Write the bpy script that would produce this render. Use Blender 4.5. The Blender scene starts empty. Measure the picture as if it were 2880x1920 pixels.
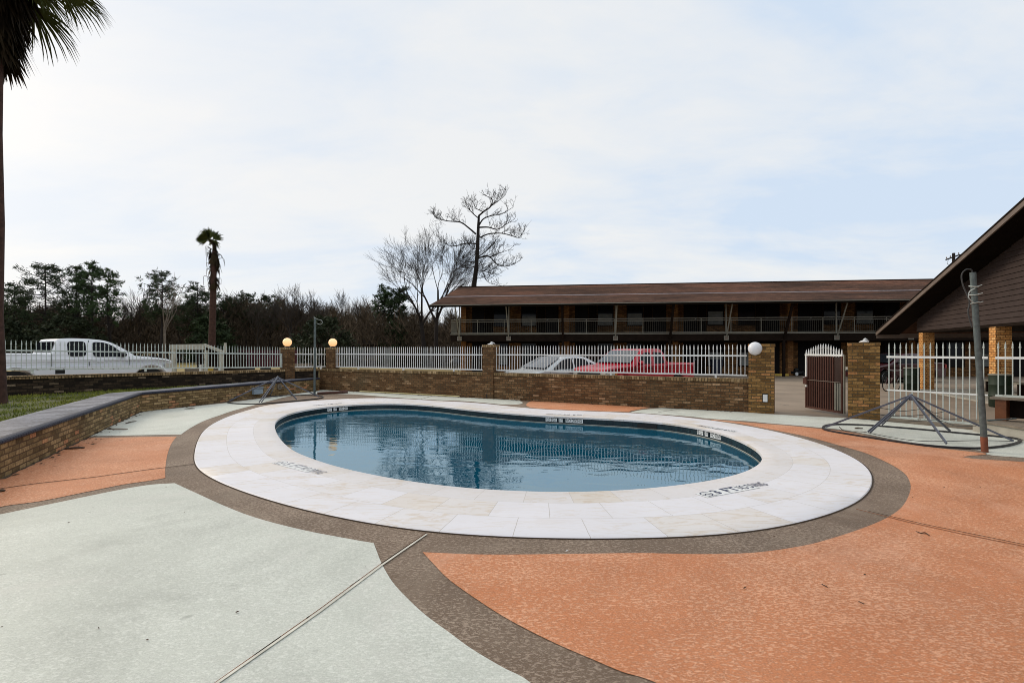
import bpy, bmesh, math, random
from mathutils import Vector, Matrix
from mathutils.geometry import tessellate_polygon
R = math.radians
C = bpy.context.scene.collection
random.seed(7)

# ---------------------------------------------------------------- survey: camera and pixel -> place
F, CX, HZ, EYE = 1440.0, 1440.0, 985.0, 1.58
def G(px, py, z=0.0):
    Y = F*(EYE-z)/(py-HZ)
    return Vector(((px-CX)/F*Y, Y, z))
def P(px, py, Y):
    return Vector(((px-CX)/F*Y, Y, EYE-(py-HZ)*Y/F))

# ---------------------------------------------------------------- objects
def tag(o, label=None, cat=None, group=None, kind=None):
    if label: o['label'] = label
    if cat: o['category'] = cat
    if group: o['group'] = group
    if kind: o['kind'] = kind
    return o
def thing(name, label, cat, loc=(0, 0, 0), rz=0.0, group=None):
    o = bpy.data.objects.new(name, None); C.objects.link(o)
    o.empty_display_size = .2
    o.location = loc; o.rotation_euler = (0, 0, rz)
    return tag(o, label, cat, group)
def copy_tree(o, parent=None):
    c = o.copy(); C.objects.link(c)
    if parent: c.parent = parent
    for ch in o.children: copy_tree(ch, c)
    return c

def catmull(pts, n=6, closed=False):
    pts = [Vector(p) for p in pts]; N = len(pts); out = []
    rng = N if closed else N-1
    for i in range(rng):
        p1, p2 = pts[i], pts[(i+1) % N]
        p0 = pts[i-1] if (closed or i > 0) else p1*2-p2
        p3 = pts[(i+2) % N] if (closed or i+2 < N) else p2*2-p1
        for k in range(n):
            t = k/n
            out.append(.5*((2*p1)+(p2-p0)*t+(2*p0-5*p1+4*p2-p3)*t*t+(3*p1-p0-3*p2+p3)*t**3))
    if not closed: out.append(pts[-1])
    return out
def resample(pts, n):
    L = [0]; N = len(pts)
    for i in range(N): L.append(L[-1]+(pts[(i+1) % N]-pts[i]).length)
    out = []; j = 0
    for k in range(n):
        d = L[-1]*k/n
        while L[j+1] < d: j += 1
        t = (d-L[j])/max(1e-9, L[j+1]-L[j])
        out.append(pts[j].lerp(pts[(j+1) % N], t))
    return out
def smooth(pts, it):
    for _ in range(it):
        N = len(pts)
        pts = [pts[i]*.5+(pts[i-1]+pts[(i+1) % N])*.25 for i in range(N)]
    return pts

class MB:
    def __init__(s): s.v = []; s.f = []; s.M = None; s.uv = None
    def add(s, vs, fs):
        b = len(s.v)
        if s.M is not None: vs = [s.M @ Vector(v) for v in vs]
        s.v.extend([tuple(v) for v in vs]); s.f.extend([tuple(b+i for i in f) for f in fs]); return s
    def face(s, pts): return s.add(pts, [tuple(range(len(pts)))])
    def box(s, x0, x1, y0, y1, z0, z1, M=None):
        vs = [Vector((x, y, z)) for z in (z0, z1) for (x, y) in ((x0, y0), (x1, y0), (x1, y1), (x0, y1))]
        if M is not None: vs = [M @ v for v in vs]
        return s.add(vs, [(3, 2, 1, 0), (4, 5, 6, 7), (0, 1, 5, 4), (1, 2, 6, 5), (2, 3, 7, 6), (3, 0, 4, 7)])
    def prism(s, poly, z0, z1):
        n = len(poly)
        vs = [(p[0], p[1], z0) for p in poly]+[(p[0], p[1], z1) for p in poly]
        return s.add(vs, [tuple(reversed(range(n))), tuple(range(n, 2*n))]+[(i, (i+1) % n, n+(i+1) % n, n+i) for i in range(n)])
    def bar(s, a, b, w, h=None, up=(0, 0, 1)):
        a, b = Vector(a), Vector(b); h = h or w
        d = (b-a).normalized(); u = Vector(up)
        if abs(d.dot(u)) > .98: u = Vector((0, 1, 0))
        r = d.cross(u).normalized(); u = r.cross(d)
        vs = [p+r*(w/2*i)+u*(h/2*j) for p in (a, b) for (i, j) in ((-1, -1), (1, -1), (1, 1), (-1, 1))]
        return s.add(vs, [(0, 1, 2, 3), (7, 6, 5, 4), (0, 4, 5, 1), (1, 5, 6, 2), (2, 6, 7, 3), (3, 7, 4, 0)])
    def tube(s, pts, rad, n=6, closed=False, cap=True):
        pts = [Vector(p) for p in pts]; N = len(pts)
        if not isinstance(rad, (list, tuple)): rad = [rad]*N
        vs = []; ref = Vector((.31, .83, .46)).normalized()
        for i, p in enumerate(pts):
            a = pts[i-1] if (i > 0 or closed) else p
            b = pts[(i+1) % N] if (i < N-1 or closed) else p
            d = (b-a)
            d = d.normalized() if d.length > 1e-9 else Vector((0, 0, 1))
            q = d.cross(ref)
            if q.length < .05: q = d.cross(Vector((1, 0, 0)))
            q.normalize(); w = d.cross(q)
            for k in range(n):
                t = 2*math.pi*k/n
                vs.append(p+(q*math.cos(t)+w*math.sin(t))*rad[i])
        fs = [(i*n+k, i*n+(k+1) % n, ((i+1) % N)*n+(k+1) % n, ((i+1) % N)*n+k) for i in range(N if closed else N-1) for k in range(n)]
        if cap and not closed: fs += [tuple(reversed(range(n))), tuple((N-1)*n+k for k in range(n))]
        return s.add(vs, fs)
    def strip(s, pts, w, h, closed=True):
        # flat bar of width w and height h swept along a path lying on the ground
        pts = [Vector(p) for p in pts]; N = len(pts); vs = []
        for i, p in enumerate(pts):
            a = pts[i-1] if (i > 0 or closed) else p
            b = pts[(i+1) % N] if (i < N-1 or closed) else p
            d = (b-a).normalized(); r = Vector((d.y, -d.x, 0)).normalized()
            for (i_, j_) in ((-1, 0), (1, 0), (1, 1), (-1, 1)): vs.append(p+r*(w/2*i_)+Vector((0, 0, h*j_)))
        fs = [(i*4+k, i*4+(k+1) % 4, ((i+1) % N)*4+(k+1) % 4, ((i+1) % N)*4+k) for i in range(N if closed else N-1) for k in range(4)]
        if not closed: fs += [(3, 2, 1, 0), tuple((N-1)*4+k for k in range(4))]
        return s.add(vs, fs)
    def lathe(s, prof, n=16, c=(0, 0, 0), axis='Z'):
        c = Vector(c); vs = []
        for (r, z) in prof:
            for k in range(n):
                t = 2*math.pi*k/n; q = Vector((r*math.cos(t), r*math.sin(t), z))
                if axis == 'Y': q = Vector((q.x, q.z, -q.y))
                vs.append(c+q)
        N = len(prof)
        fs = [(i*n+k, i*n+(k+1) % n, (i+1)*n+(k+1) % n, (i+1)*n+k) for i in range(N-1) for k in range(n)]
        if prof[0][0] > 1e-6: fs.append(tuple(reversed(range(n))))
        if prof[-1][0] > 1e-6: fs.append(tuple((N-1)*n+k for k in range(n)))
        return s.add(vs, fs)
    def ball(s, c, r, n=20, m=12, sz=1.0):
        return s.lathe([(max(1e-7, r*math.sin(math.pi*i/m)), -r*sz*math.cos(math.pi*i/m)) for i in range(m+1)], n, c)
    def build(s, name, mat, parent=None, origin=None, smoothang=None, label=None):
        me = bpy.data.meshes.new(name)
        vs = s.v
        if origin is not None:
            o_ = Vector(origin); vs = [(v[0]-o_.x, v[1]-o_.y, v[2]-o_.z) for v in vs]
        me.from_pydata(vs, [], s.f); me.validate(); me.update()
        bm = bmesh.new(); bm.from_mesh(me)
        if s.uv is None and len(bm.faces) < 30000:
            bmesh.ops.recalc_face_normals(bm, faces=bm.faces)
            L = bm.loops.layers.uv.new('UVMap')
            for f in bm.faces:
                n = f.normal
                if abs(n.z) > .8:
                    for l in f.loops: l[L].uv = (l.vert.co.x, l.vert.co.y)
                else:
                    t = Vector((-n.y, n.x, 0)); t = t.normalized() if t.length > 1e-6 else Vector((1, 0, 0))
                    if abs(t.x) > abs(t.y) and t.x < 0 or abs(t.y) >= abs(t.x) and t.y < 0: t = -t
                    for l in f.loops: l[L].uv = (l.vert.co.dot(t), l.vert.co.z)
        bm.to_mesh(me); bm.free()
        if s.uv is not None:
            L = me.uv_layers.new(name='UVMap')
            for poly in me.polygons:
                for li in poly.loop_indices: L.data[li].uv = s.uv[me.loops[li].vertex_index]
        me.materials.append(mat)
        if smoothang is not None:
            for p_ in me.polygons: p_.use_smooth = True
            if smoothang < 179:
                try: me.set_sharp_from_angle(angle=R(smoothang))
                except Exception: pass
        o = bpy.data.objects.new(name, me); C.objects.link(o)
        if origin is not None: o.location = Vector(origin)
        if parent is not None: o.parent = parent
        if label: o['label'] = label
        return o

def fill(loops, z):
    """flat sheet between closed outlines (first the outer one, then holes)"""
    bm = bmesh.new(); edges = []
    for lp in loops:
        vs = [bm.verts.new((p[0], p[1], z)) for p in lp]
        edges += [bm.edges.new((vs[i], vs[(i+1) % len(vs)])) for i in range(len(vs))]
    bmesh.ops.triangle_fill(bm, use_beauty=True, use_dissolve=False, edges=edges)
    for f in bm.faces:
        if f.normal.z < 0: f.normal_flip()
    bm.verts.index_update()
    m = MB(); m.v = [tuple(v.co) for v in bm.verts]; m.f = [tuple(v.index for v in f.verts) for f in bm.faces]
    m.uv = [(v[0], v[1]) for v in m.v]
    bm.free(); return m

# ---------------------------------------------------------------- materials
def newmat(name):
    m = bpy.data.materials.new(name); m.use_nodes = True
    nt = m.node_tree; return m, nt, nt.nodes['Principled BSDF']
def N(nt, t, **kw):
    n = nt.nodes.new(t)
    for k, v in kw.items():
        if k.startswith('i_'): n.inputs[k[2:].replace('_', ' ')].default_value = v
        else: setattr(n, k, v)
    return n
def lk(nt, a, b): nt.links.new(a, b)
def ramp(nt, fac, stops, interp='LINEAR'):
    r = nt.nodes.new('ShaderNodeValToRGB'); r.color_ramp.interpolation = interp
    e = r.color_ramp.elements
    while len(e) < len(stops): e.new(.5)
    for i, (p, c) in enumerate(stops):
        e[i].position = p; e[i].color = (c[0], c[1], c[2], 1) if not isinstance(c, (int, float)) else (c, c, c, 1)
    lk(nt, fac, r.inputs[0]); return r.outputs[0]
def tex(nt, scale, detail=4, rough=.55, coord='Object', stretch=None, dist=0.0):
    tc = N(nt, 'ShaderNodeTexCoord'); src = tc.outputs[coord]
    if stretch:
        mp = N(nt, 'ShaderNodeMapping'); mp.inputs['Scale'].default_value = stretch
        lk(nt, src, mp.inputs[0]); src = mp.outputs[0]
    n = N(nt, 'ShaderNodeTexNoise', i_Scale=scale, i_Detail=detail, i_Roughness=rough, i_Distortion=dist)
    lk(nt, src, n.inputs['Vector']); return n.outputs['Fac']
def mix(nt, fac, a, b, mode='MIX'):
    m = N(nt, 'ShaderNodeMix', data_type='RGBA', blend_type=mode, clamp_result=False)
    for sock, val in ((m.inputs[0], fac), (m.inputs[6], a), (m.inputs[7], b)):
        if isinstance(val, (int, float)): sock.default_value = val
        elif isinstance(val, (tuple, list)): sock.default_value = (*val, 1)[:4]
        else: lk(nt, val, sock)
    return m.outputs[2]
def bump(nt, bs, h, strength=.3, dist=.01, normal=None):
    b = N(nt, 'ShaderNodeBump', i_Strength=strength, i_Distance=dist)
    lk(nt, h, b.inputs['Height'])
    if normal is not None: lk(nt, normal, b.inputs['Normal'])
    lk(nt, b.outputs[0], bs.inputs['Normal']); return b.outputs[0]

def plain(name, col, rough=.6, metal=0.0, var=.25, scale=3.0, bmp=0.0, bscale=40, spec=.3, coat=0.0, dirt=None):
    m, nt, bs = newmat(name)
    f = tex(nt, scale, 5, .6)
    lo = tuple(c*(1-var) for c in col); hi = tuple(min(.95, c*(1+var*.6)) for c in col)
    c = ramp(nt, f, [(.3, lo), (.7, hi)])
    if dirt:
        f2 = tex(nt, dirt[1], 6, .7)
        c = mix(nt, ramp(nt, f2, [(dirt[2], 0), (dirt[2]+.12, 1)]), c, dirt[0])
    lk(nt, c, bs.inputs['Base Color'])
    bs.inputs['Roughness'].default_value = rough; bs.inputs['Metallic'].default_value = metal
    bs.inputs['Specular IOR Level'].default_value = spec
    if coat: bs.inputs['Coat Weight'].default_value = coat; bs.inputs['Coat Roughness'].default_value = .04
    if bmp: bump(nt, bs, tex(nt, bscale, 4, .6), bmp, .01)
    return m

def brick(name, stops, mortar, w=.215, h=.073, ms=.009, stain=None, rough=.85):
    m, nt, bs = newmat(name)
    tc = N(nt, 'ShaderNodeTexCoord')
    jn = N(nt, 'ShaderNodeTexNoise', i_Scale=9.0, i_Detail=2.0); lk(nt, tc.outputs['UV'], jn.inputs['Vector'])
    jo = mix(nt, .014, tc.outputs['UV'], jn.outputs['Color'], 'ADD')
    b = N(nt, 'ShaderNodeTexBrick', offset=.5, squash=1.0)
    b.inputs['Scale'].default_value = 1; b.inputs['Brick Width'].default_value = w; b.inputs['Row Height'].default_value = h
    b.inputs['Mortar Size'].default_value = ms; b.inputs['Mortar Smooth'].default_value = .25; b.inputs['Bias'].default_value = 0
    b.inputs['Color1'].default_value = (0, 0, 0, 1); b.inputs['Color2'].default_value = (1, 1, 1, 1); b.inputs['Mortar'].default_value = (.5, .5, .5, 1)
    lk(nt, jo, b.inputs['Vector'])
    c = ramp(nt, b.outputs['Color'], stops)
    n = tex(nt, 22, 6, .7, 'UV', dist=.5)
    c = mix(nt, .75, c, ramp(nt, n, [(.3, .35), (.7, 1.65)]), 'MULTIPLY')
    c = mix(nt, b.outputs['Fac'], c, mortar)
    big = tex(nt, 1.1, 5, .65)
    c = mix(nt, .8, c, ramp(nt, big, [(.35, .80), (.7, 1.2)]), 'MULTIPLY')
    if stain: c = mix(nt, ramp(nt, tex(nt, stain[1], 5, .7), [(.52, 0), (.7, stain[2])]), c, stain[0])
    lk(nt, c, bs.inputs['Base Color']); bs.inputs['Roughness'].default_value = rough
    bs.inputs['Specular IOR Level'].default_value = .12
    hgt = mix(nt, b.outputs['Fac'], ramp(nt, n, [(.2, .6), (.8, 1)]), (0, 0, 0))
    bump(nt, bs, hgt, .8, .012); return m

BR = [(0, (.098, .050, .023)), (.35, (.148, .078, .036)), (.7, (.19, .103, .048)), (.92, (.235, .136, .067)), (1, (.38, .24, .135))]
m_brick = brick('brick_brown', BR, (.075, .058, .036), stain=((.10, .085, .05), .7, .55))
m_brick_dark = brick('brick_damp_shaded', [(0, (.016, .012, .009)), (.5, (.035, .024, .016)), (.93, (.06, .042, .026)), (1, (.2, .15, .1))], (.022, .017, .012))  # darker brick: damp, plus painted shade of a face turned from the sun
m_brick_pil = brick('brick_ochre', [(0, (.13, .070, .026)), (.4, (.24, .132, .045)), (.8, (.34, .195, .07)), (1, (.44, .19, .075))], (.10, .072, .04), stain=((.10, .068, .032), 1.5, .5))
m_brick_low = brick('brick_tan', [(0, (.10, .066, .03)), (.45, (.22, .15, .07)), (.9, (.34, .24, .12)), (1, (.44, .2, .10))], (.095, .06, .035), stain=((.10, .085, .05), .8, .5))
m_brick_org = brick('brick_orange', [(0, (.55, .25, .08)), (.4, (.70, .34, .11)), (1, (.80, .47, .19))], (.20, .10, .045))
m_brick_motel_lit = brick('brick_motel_lit', [(0, (.18, .078, .03)), (.5, (.29, .135, .05)), (1, (.40, .21, .08))], (.10, .06, .03))  # motel brick coloured as lit, for the piers
m_brick_motel_shaded = brick('brick_motel_shaded', [(0, (.09, .042, .016)), (.5, (.16, .08, .03)), (1, (.25, .13, .05))], (.05, .03, .016))  # same brick darkened: shade of the deep recess put into its colour
m_rowlock = brick('brick_rowlock', [(0, (.13, .085, .04)), (.6, (.25, .165, .08)), (1, (.42, .30, .17))], (.035, .028, .018), w=.072, h=.3, ms=.007)

def knock(name, base, dark, light, cover=.5, contrast=1.0, rough=.65, fade=(.5, .5, .5)):
    """sprayed knock-down cement finish: flattened ragged plates over a darker ground, worn and faded in patches"""
    m, nt, bs = newmat(name)
    n1 = tex(nt, 44, 8, .74, stretch=(.72, 1.25, 1), dist=.15); n2 = tex(nt, 1.3, 5, .6); n3 = tex(nt, 110, 4, .7)
    wear = tex(nt, .7, 6, .7, dist=.4)
    thr = N(nt, 'ShaderNodeMapRange'); lk(nt, wear, thr.inputs[0])
    for k_, v_ in zip((1, 2, 3, 4), (.3, .7, -.07, .05)): thr.inputs[k_].default_value = v_
    ad = N(nt, 'ShaderNodeMath', operation='ADD'); lk(nt, n1, ad.inputs[0]); lk(nt, thr.outputs[0], ad.inputs[1])
    pl = ramp(nt, ad.outputs[0], [(cover-.015, 0), (cover+.015, 1)])
    c = mix(nt, pl, mix(nt, n2, dark, base), mix(nt, n2, base, light))
    c = mix(nt, .75*contrast, c, ramp(nt, n3, [(.32, .72), (.68, 1.2)]), 'MULTIPLY')
    st = tex(nt, .42, 7, .72, dist=.6)
    c = mix(nt, .8, c, ramp(nt, st, [(.3, .74), (.5, .99), (.68, 1.10)]), 'MULTIPLY')
    fd = tex(nt, .55, 7, .72, 'Object', (1, 1, 1), .8)
    c = mix(nt, ramp(nt, fd, [(.52, 0), (.68, .55)]), c, fade)
    wm = tex(nt, .33, 5, .62, 'Object', (1, 1, 1), 1.2)
    c = mix(nt, .9, c, ramp(nt, wm, [(.38, .90), (.42, 1.0), (.60, 1.0), (.615, .95), (.70, .98)]), 'MULTIPLY')
    sp_ = tex(nt, 6.5, 2, .4)
    c = mix(nt, ramp(nt, sp_, [(.74, 0), (.77, .5)]), c, tuple(q*.55 for q in dark))
    lk(nt, c, bs.inputs['Base Color']); bs.inputs['Roughness'].default_value = rough; bs.inputs['Specular IOR Level'].default_value = .2
    bump(nt, bs, mix(nt, .3, pl, n3), .5*contrast, .006); return m
m_mint = knock('mint_cement', (.565, .582, .528), (.485, .504, .452), (.635, .648, .595), .50, .8, fade=(.59, .575, .535))
m_terra = knock('terracotta_cement', (.575, .245, .122), (.46, .162, .066), (.74, .415, .265), .505, 1.15, fade=(.68, .385, .26))
m_band = knock('brown_cement', (.195, .138, .098), (.125, .085, .058), (.40, .315, .245), .51, 1.2, fade=(.32, .255, .195))

def coping_mat():
    m, nt, bs = newmat('travertine_tile')
    tc = N(nt, 'ShaderNodeTexCoord')
    b = N(nt, 'ShaderNodeTexBrick', offset=.5, squash=1.0)
    b.inputs['Scale'].default_value = 1; b.inputs['Brick Width'].default_value = 1; b.inputs['Row Height'].default_value = 1
    b.inputs['Mortar Size'].default_value = .0045; b.inputs['Mortar Smooth'].default_value = .1; b.inputs['Bias'].default_value = 0
    b.inputs['Color1'].default_value = (0, 0, 0, 1); b.inputs['Color2'].default_value = (1, 1, 1, 1)
    lk(nt, tc.outputs['UV'], b.inputs['Vector'])
    white, bei = (.70, .69, .70), (.58, .50, .42)
    base = ramp(nt, b.outputs['Color'], [(0, (.69, .675, .71)), (.6, (.675, .66, .69)), (.80, (.66, .635, .64)), (.92, (.645, .595, .555)), (1, (.66, .635, .63))])
    v = tex(nt, 2.6, 6, .7, 'Object', (1, 3.2, 1), 1.6)
    vm = mix(nt, 1.0, ramp(nt, v, [(.50, 0), (.62, .95), (.72, .3)]), ramp(nt, b.outputs['Color'], [(.35, .3), (.8, 1)]), 'MULTIPLY')
    c = mix(nt, vm, base, bei)
    c = mix(nt, .5, c, ramp(nt, tex(nt, .8, 5, .6), [(.3, .9), (.7, 1.05)]), 'MULTIPLY')
    sp = N(nt, 'ShaderNodeSeparateXYZ'); lk(nt, tc.outputs['UV'], sp.inputs[0])
    c = mix(nt, ramp(nt, sp.outputs[1], [(.0, .9), (.97, .9), (1.0, 0)], 'LINEAR'), c, mix(nt, 1.0, c, (.93, .91, .87), 'MULTIPLY'))
    gr = tex(nt, 5, 7, .75, 'Object', dist=.7)
    c = mix(nt, ramp(nt, gr, [(.60, 0), (.74, .45)]), c, (.50, .44, .36))
    c = mix(nt, b.outputs['Fac'], c, (.42, .385, .355))
    lk(nt, c, bs.inputs['Base Color']); bs.inputs['Roughness'].default_value = .5; bs.inputs['Specular IOR Level'].default_value = .35
    bump(nt, bs, mix(nt, b.outputs['Fac'], (1, 1, 1), (0, 0, 0)), .4, .003); return m
m_coping = coping_mat()

def pool_tile_mat():
    m, nt, bs = newmat('pool_tile')
    tc = N(nt, 'ShaderNodeTexCoord')
    b = N(nt, 'ShaderNodeTexBrick', offset=0.0)
    b.inputs['Scale'].default_value = 1; b.inputs['Brick Width'].default_value = .075; b.inputs['Row Height'].default_value = .075
    b.inputs['Mortar Size'].default_value = .003
    b.inputs['Color1'].default_value = (.002, .008, .014, 1); b.inputs['Color2'].default_value = (.005, .022, .028, 1); b.inputs['Mortar'].default_value = (.012, .02, .024, 1)
    lk(nt, tc.outputs['UV'], b.inputs['Vector'])
    c = mix(nt, ramp(nt, tex(nt, 14, 5, .7), [(.62, 0), (.74, .35)]), b.outputs['Color'], (.10, .16, .16))
    lk(nt, c, bs.inputs['Base Color']); bs.inputs['Roughness'].default_value = .25; return m
m_ptile = pool_tile_mat()
m_plaster = plain('pool_plaster', (.02, .12, .2), .5)

def water_mat():
    m, nt, bs = newmat('pool_water'); out = nt.nodes['Material Output']
    a = tex(nt, 2.4, 2, .45, 'Object', (.75, 1.15, 1), .4)
    b = tex(nt, 5.5, 2, .5, 'Object', (.5, 1.4, 1), .6)
    tc = N(nt, 'ShaderNodeTexCoord'); sp = N(nt, 'ShaderNodeSeparateXYZ'); lk(nt, tc.outputs['Object'], sp.inputs[0])
    # the breeze reaches the deep end (far left) more than the shallow end
    mr = N(nt, 'ShaderNodeMapRange'); lk(nt, sp.outputs[1], mr.inputs[0])
    for k_, v_ in zip((1, 2, 3, 4), (7.5, 14, .06, .45)): mr.inputs[k_].default_value = v_
    bp = N(nt, 'ShaderNodeBump', i_Strength=1.0, i_Distance=.0066); lk(nt, mix(nt, mr.outputs[0], a, b), bp.inputs['Height'])
    df = N(nt, 'ShaderNodeBsdfDiffuse'); df.inputs['Color'].default_value = (.0002, .064, .115, 1)
    gl = N(nt, 'ShaderNodeBsdfGlossy'); gl.inputs['Color'].default_value = (.76, .92, 1, 1); gl.inputs['Roughness'].default_value = .012
    fr = N(nt, 'ShaderNodeFresnel', i_IOR=3.8); mx = N(nt, 'ShaderNodeMixShader')
    for n_ in (gl, fr): lk(nt, bp.outputs[0], n_.inputs['Normal'])
    lk(nt, fr.outputs[0], mx.inputs[0]); lk(nt, df.outputs[0], mx.inputs[1]); lk(nt, gl.outputs[0], mx.inputs[2])
    lk(nt, mx.outputs[0], out.inputs['Surface']); nt.nodes.remove(bs); return m
m_water = water_mat()

m_white = plain('white_enamel', (.74, .75, .74), .4, 0, .12, 6, dirt=((.22, .15, .09), 9, .66))
m_dull = plain('dull_white_enamel', (.50, .545, .52), .45, 0, .18, 6, dirt=((.22, .15, .09), 9, .62))
m_rusty = plain('flaking_white_enamel', (.55, .60, .56), .5, 0, .2, 6, dirt=((.16, .10, .06), 14, .56))
m_cream = plain('cream_paint', (.235, .225, .185), .5, 0, .15, 5)
m_brown = plain('brown_enamel', (.085, .034, .024), .45, 0, .25, 4)
m_dkbrown = plain('dark_brown_wood', (.016, .010, .007), .8, 0, .3, 3, spec=.08)
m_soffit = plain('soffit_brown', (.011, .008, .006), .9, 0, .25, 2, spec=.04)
m_door = plain('door_dark', (.007, .006, .006), .6, 0, .2, 2, spec=.1)
m_curtain = plain('curtain_pale', (.17, .18, .17), .8, 0, .3, 3)
m_galv = plain('galvanised_steel', (.11, .135, .135), .5, .3, .35, 14, .1)
m_rust = plain('rust_primer', (.22, .075, .04), .8, 0, .3, 10)
m_frame = plain('grey_blue_steel', (.12, .13, .165), .35, .4, .3, 5)
m_ringm = plain('dark_steel_ring', (.035, .033, .036), .45, .3, .35, 5)
m_wire = plain('wire', (.05, .05, .05), .6)
m_cable = plain('pale_cable', (.42, .45, .42), .5)
m_glass = plain('dark_glass', (.008, .010, .013), .08, 0, .1, 2, spec=.12)
m_tint = plain('tinted_rear_glass', (.008, .009, .011), .7, 0, .1, 2, spec=0.0)
m_wsh = plain('tinted_windscreen', (.03, .042, .052), .04, 0, .1, 2, spec=.7)
m_tyre = plain('tyre_rubber', (.012, .012, .012), .8)
m_alloy = plain('alloy', (.40, .41, .42), .35, .7)
m_wpaint = plain('car_white', (.74, .76, .80), .3, 0, .05, 1, coat=.5)
m_spaint = plain('car_pale_silver', (.55, .58, .60), .3, .15, .05, 1, coat=.5)
m_rpaint = plain('car_red', (.40, .006, .022), .35, 0, .12, 1, spec=.3, coat=.22)
m_mpaint = plain('car_maroon', (.05, .006, .010), .35, 0, .1, 1, coat=.5)
m_black = plain('black_plastic', (.012, .012, .013), .5)
m_lens = plain('lamp_lens', (.5, .48, .42), .1, 0, .1, 4)
m_amber = plain('amber_lens', (.5, .16, .03), .15)
m_tail = plain('red_lens', (.25, .01, .01), .15)
m_conc = plain('parking_concrete', (.27, .212, .16), .85, 0, .3, .5, .25, 30, dirt=((.13, .11, .09), 1.3, .6))
m_ledge = plain('pale_concrete', (.40, .38, .33), .85, 0, .25, 2, .2, 30, dirt=((.2, .17, .13), 3, .6))
m_cap = brick('slate_pavers', [(0, (.10, .105, .125)), (.5, (.145, .15, .18)), (1, (.21, .215, .245))], (.035, .035, .045), w=.40, h=.40, ms=.007, rough=.6)
m_bull = plain('blue_grey_bullnose', (.024, .027, .045), .5, 0, .35, 9, .2, 30, spec=.15)
m_siding = plain('brown_siding', (.060, .044, .040), .8, 0, .15, 2, spec=.12)
m_fascia = plain('taupe_fascia', (.17, .13, .105), .6, 0, .2, 2)
m_wood = plain('reddish_wood', (.15, .055, .022), .5, 0, .35, 6)
m_oldwood = plain('grey_wood', (.20, .165, .13), .8, 0, .35, 6)
m_shed = plain('shed_white_boards', (.40, .39, .34), .8, 0, .3, 2, dirt=((.10, .09, .07), 2.5, .55))
m_maroon = plain('maroon_paint', (.05, .008, .012), .6)
m_yellow = plain('yellow_paint', (.50, .34, .06), .7, 0, .3, 5)
m_pvc = plain('old_pvc', (.55, .45, .22), .5, 0, .2, 4)
m_green = plain('green_barrel', (.016, .028, .016), .6)
m_navy = plain('navy_bin', (.012, .016, .03), .5)
m_plate = plain('white_plate', (.68, .69, .69), .5, 0, .1, 6)
m_text = plain('navy_lettering', (.045, .05, .10), .6)
m_textf = plain('faded_lettering', (.30, .30, .34), .6)
m_textw = plain('black_lettering', (.012, .014, .016), .5)
m_bluebox = plain('pale_blue_box', (.26, .32, .38), .5)
m_leaf = plain('dead_leaf', (.06, .035, .02), .8)
m_bark = plain('grey_brown_bark', (.045, .036, .030), .9, 0, .4, 4)
m_barkdk = plain('dark_bark', (.020, .015, .013), .9, 0, .4, 4)
m_barkpale = plain('pale_bark', (.15, .125, .105), .9, 0, .4, 4)
m_palmbark = plain('palm_bark', (.060, .030, .022), .95, 0, .5, 8, .6, 30)
m_joint = plain('joint_dark', (.05, .033, .022), .9)
m_jointb = plain('joint_brown', (.24, .095, .045), .9)
m_jointl = plain('joint_filler', (.56, .54, .47), .8, 0, .25, 5)

def foliage(name, a, b, rough=.7, sc=.8):
    m, nt, bs = newmat(name)
    c = ramp(nt, tex(nt, sc, 4, .6), [(.35, a), (.65, b)])
    lk(nt, c, bs.inputs['Base Color']); bs.inputs['Roughness'].default_value = rough; bs.inputs['Specular IOR Level'].default_value = .08
    return m
m_pine = foliage('pine_needles', (.018, .034, .014), (.052, .085, .032))
m_pined = foliage('pine_needles_dark', (.015, .025, .012), (.042, .060, .026))
m_bush = foliage('evergreen_leaves', (.015, .022, .012), (.042, .050, .027))
m_brush = foliage('winter_brush', (.034, .027, .018), (.105, .076, .052), .9, .25)
m_palm = foliage('palm_green', (.022, .034, .010), (.095, .105, .030))
m_palmdead = foliage('palm_dead', (.012, .008, .004), (.050, .034, .016))
m_grass = foliage('lawn_grass', (.07, .105, .018), (.25, .25, .05), .8, 1.2)
def ground_mat():
    m, nt, bs = newmat('winter_field')
    c = ramp(nt, tex(nt, .35, 6, .65), [(.3, (.13, .10, .035)), (.55, (.27, .20, .06)), (.75, (.16, .15, .045))])
    c = mix(nt, .6, c, ramp(nt, tex(nt, 9, 4, .7), [(.3, .6), (.7, 1.3)]), 'MULTIPLY')
    lk(nt, c, bs.inputs['Base Color']); bs.inputs['Roughness'].default_value = .95; return m
m_field = ground_mat()
def soil_mat():
    m, nt, bs = newmat('lawn_soil')
    c = ramp(nt, tex(nt, 1.5, 6, .65), [(.3, (.04, .034, .014)), (.55, (.06, .07, .018)), (.75, (.11, .11, .026))])
    lk(nt, c, bs.inputs['Base Color']); bs.inputs['Roughness'].default_value = .95; return m
m_soil = soil_mat()
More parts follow.
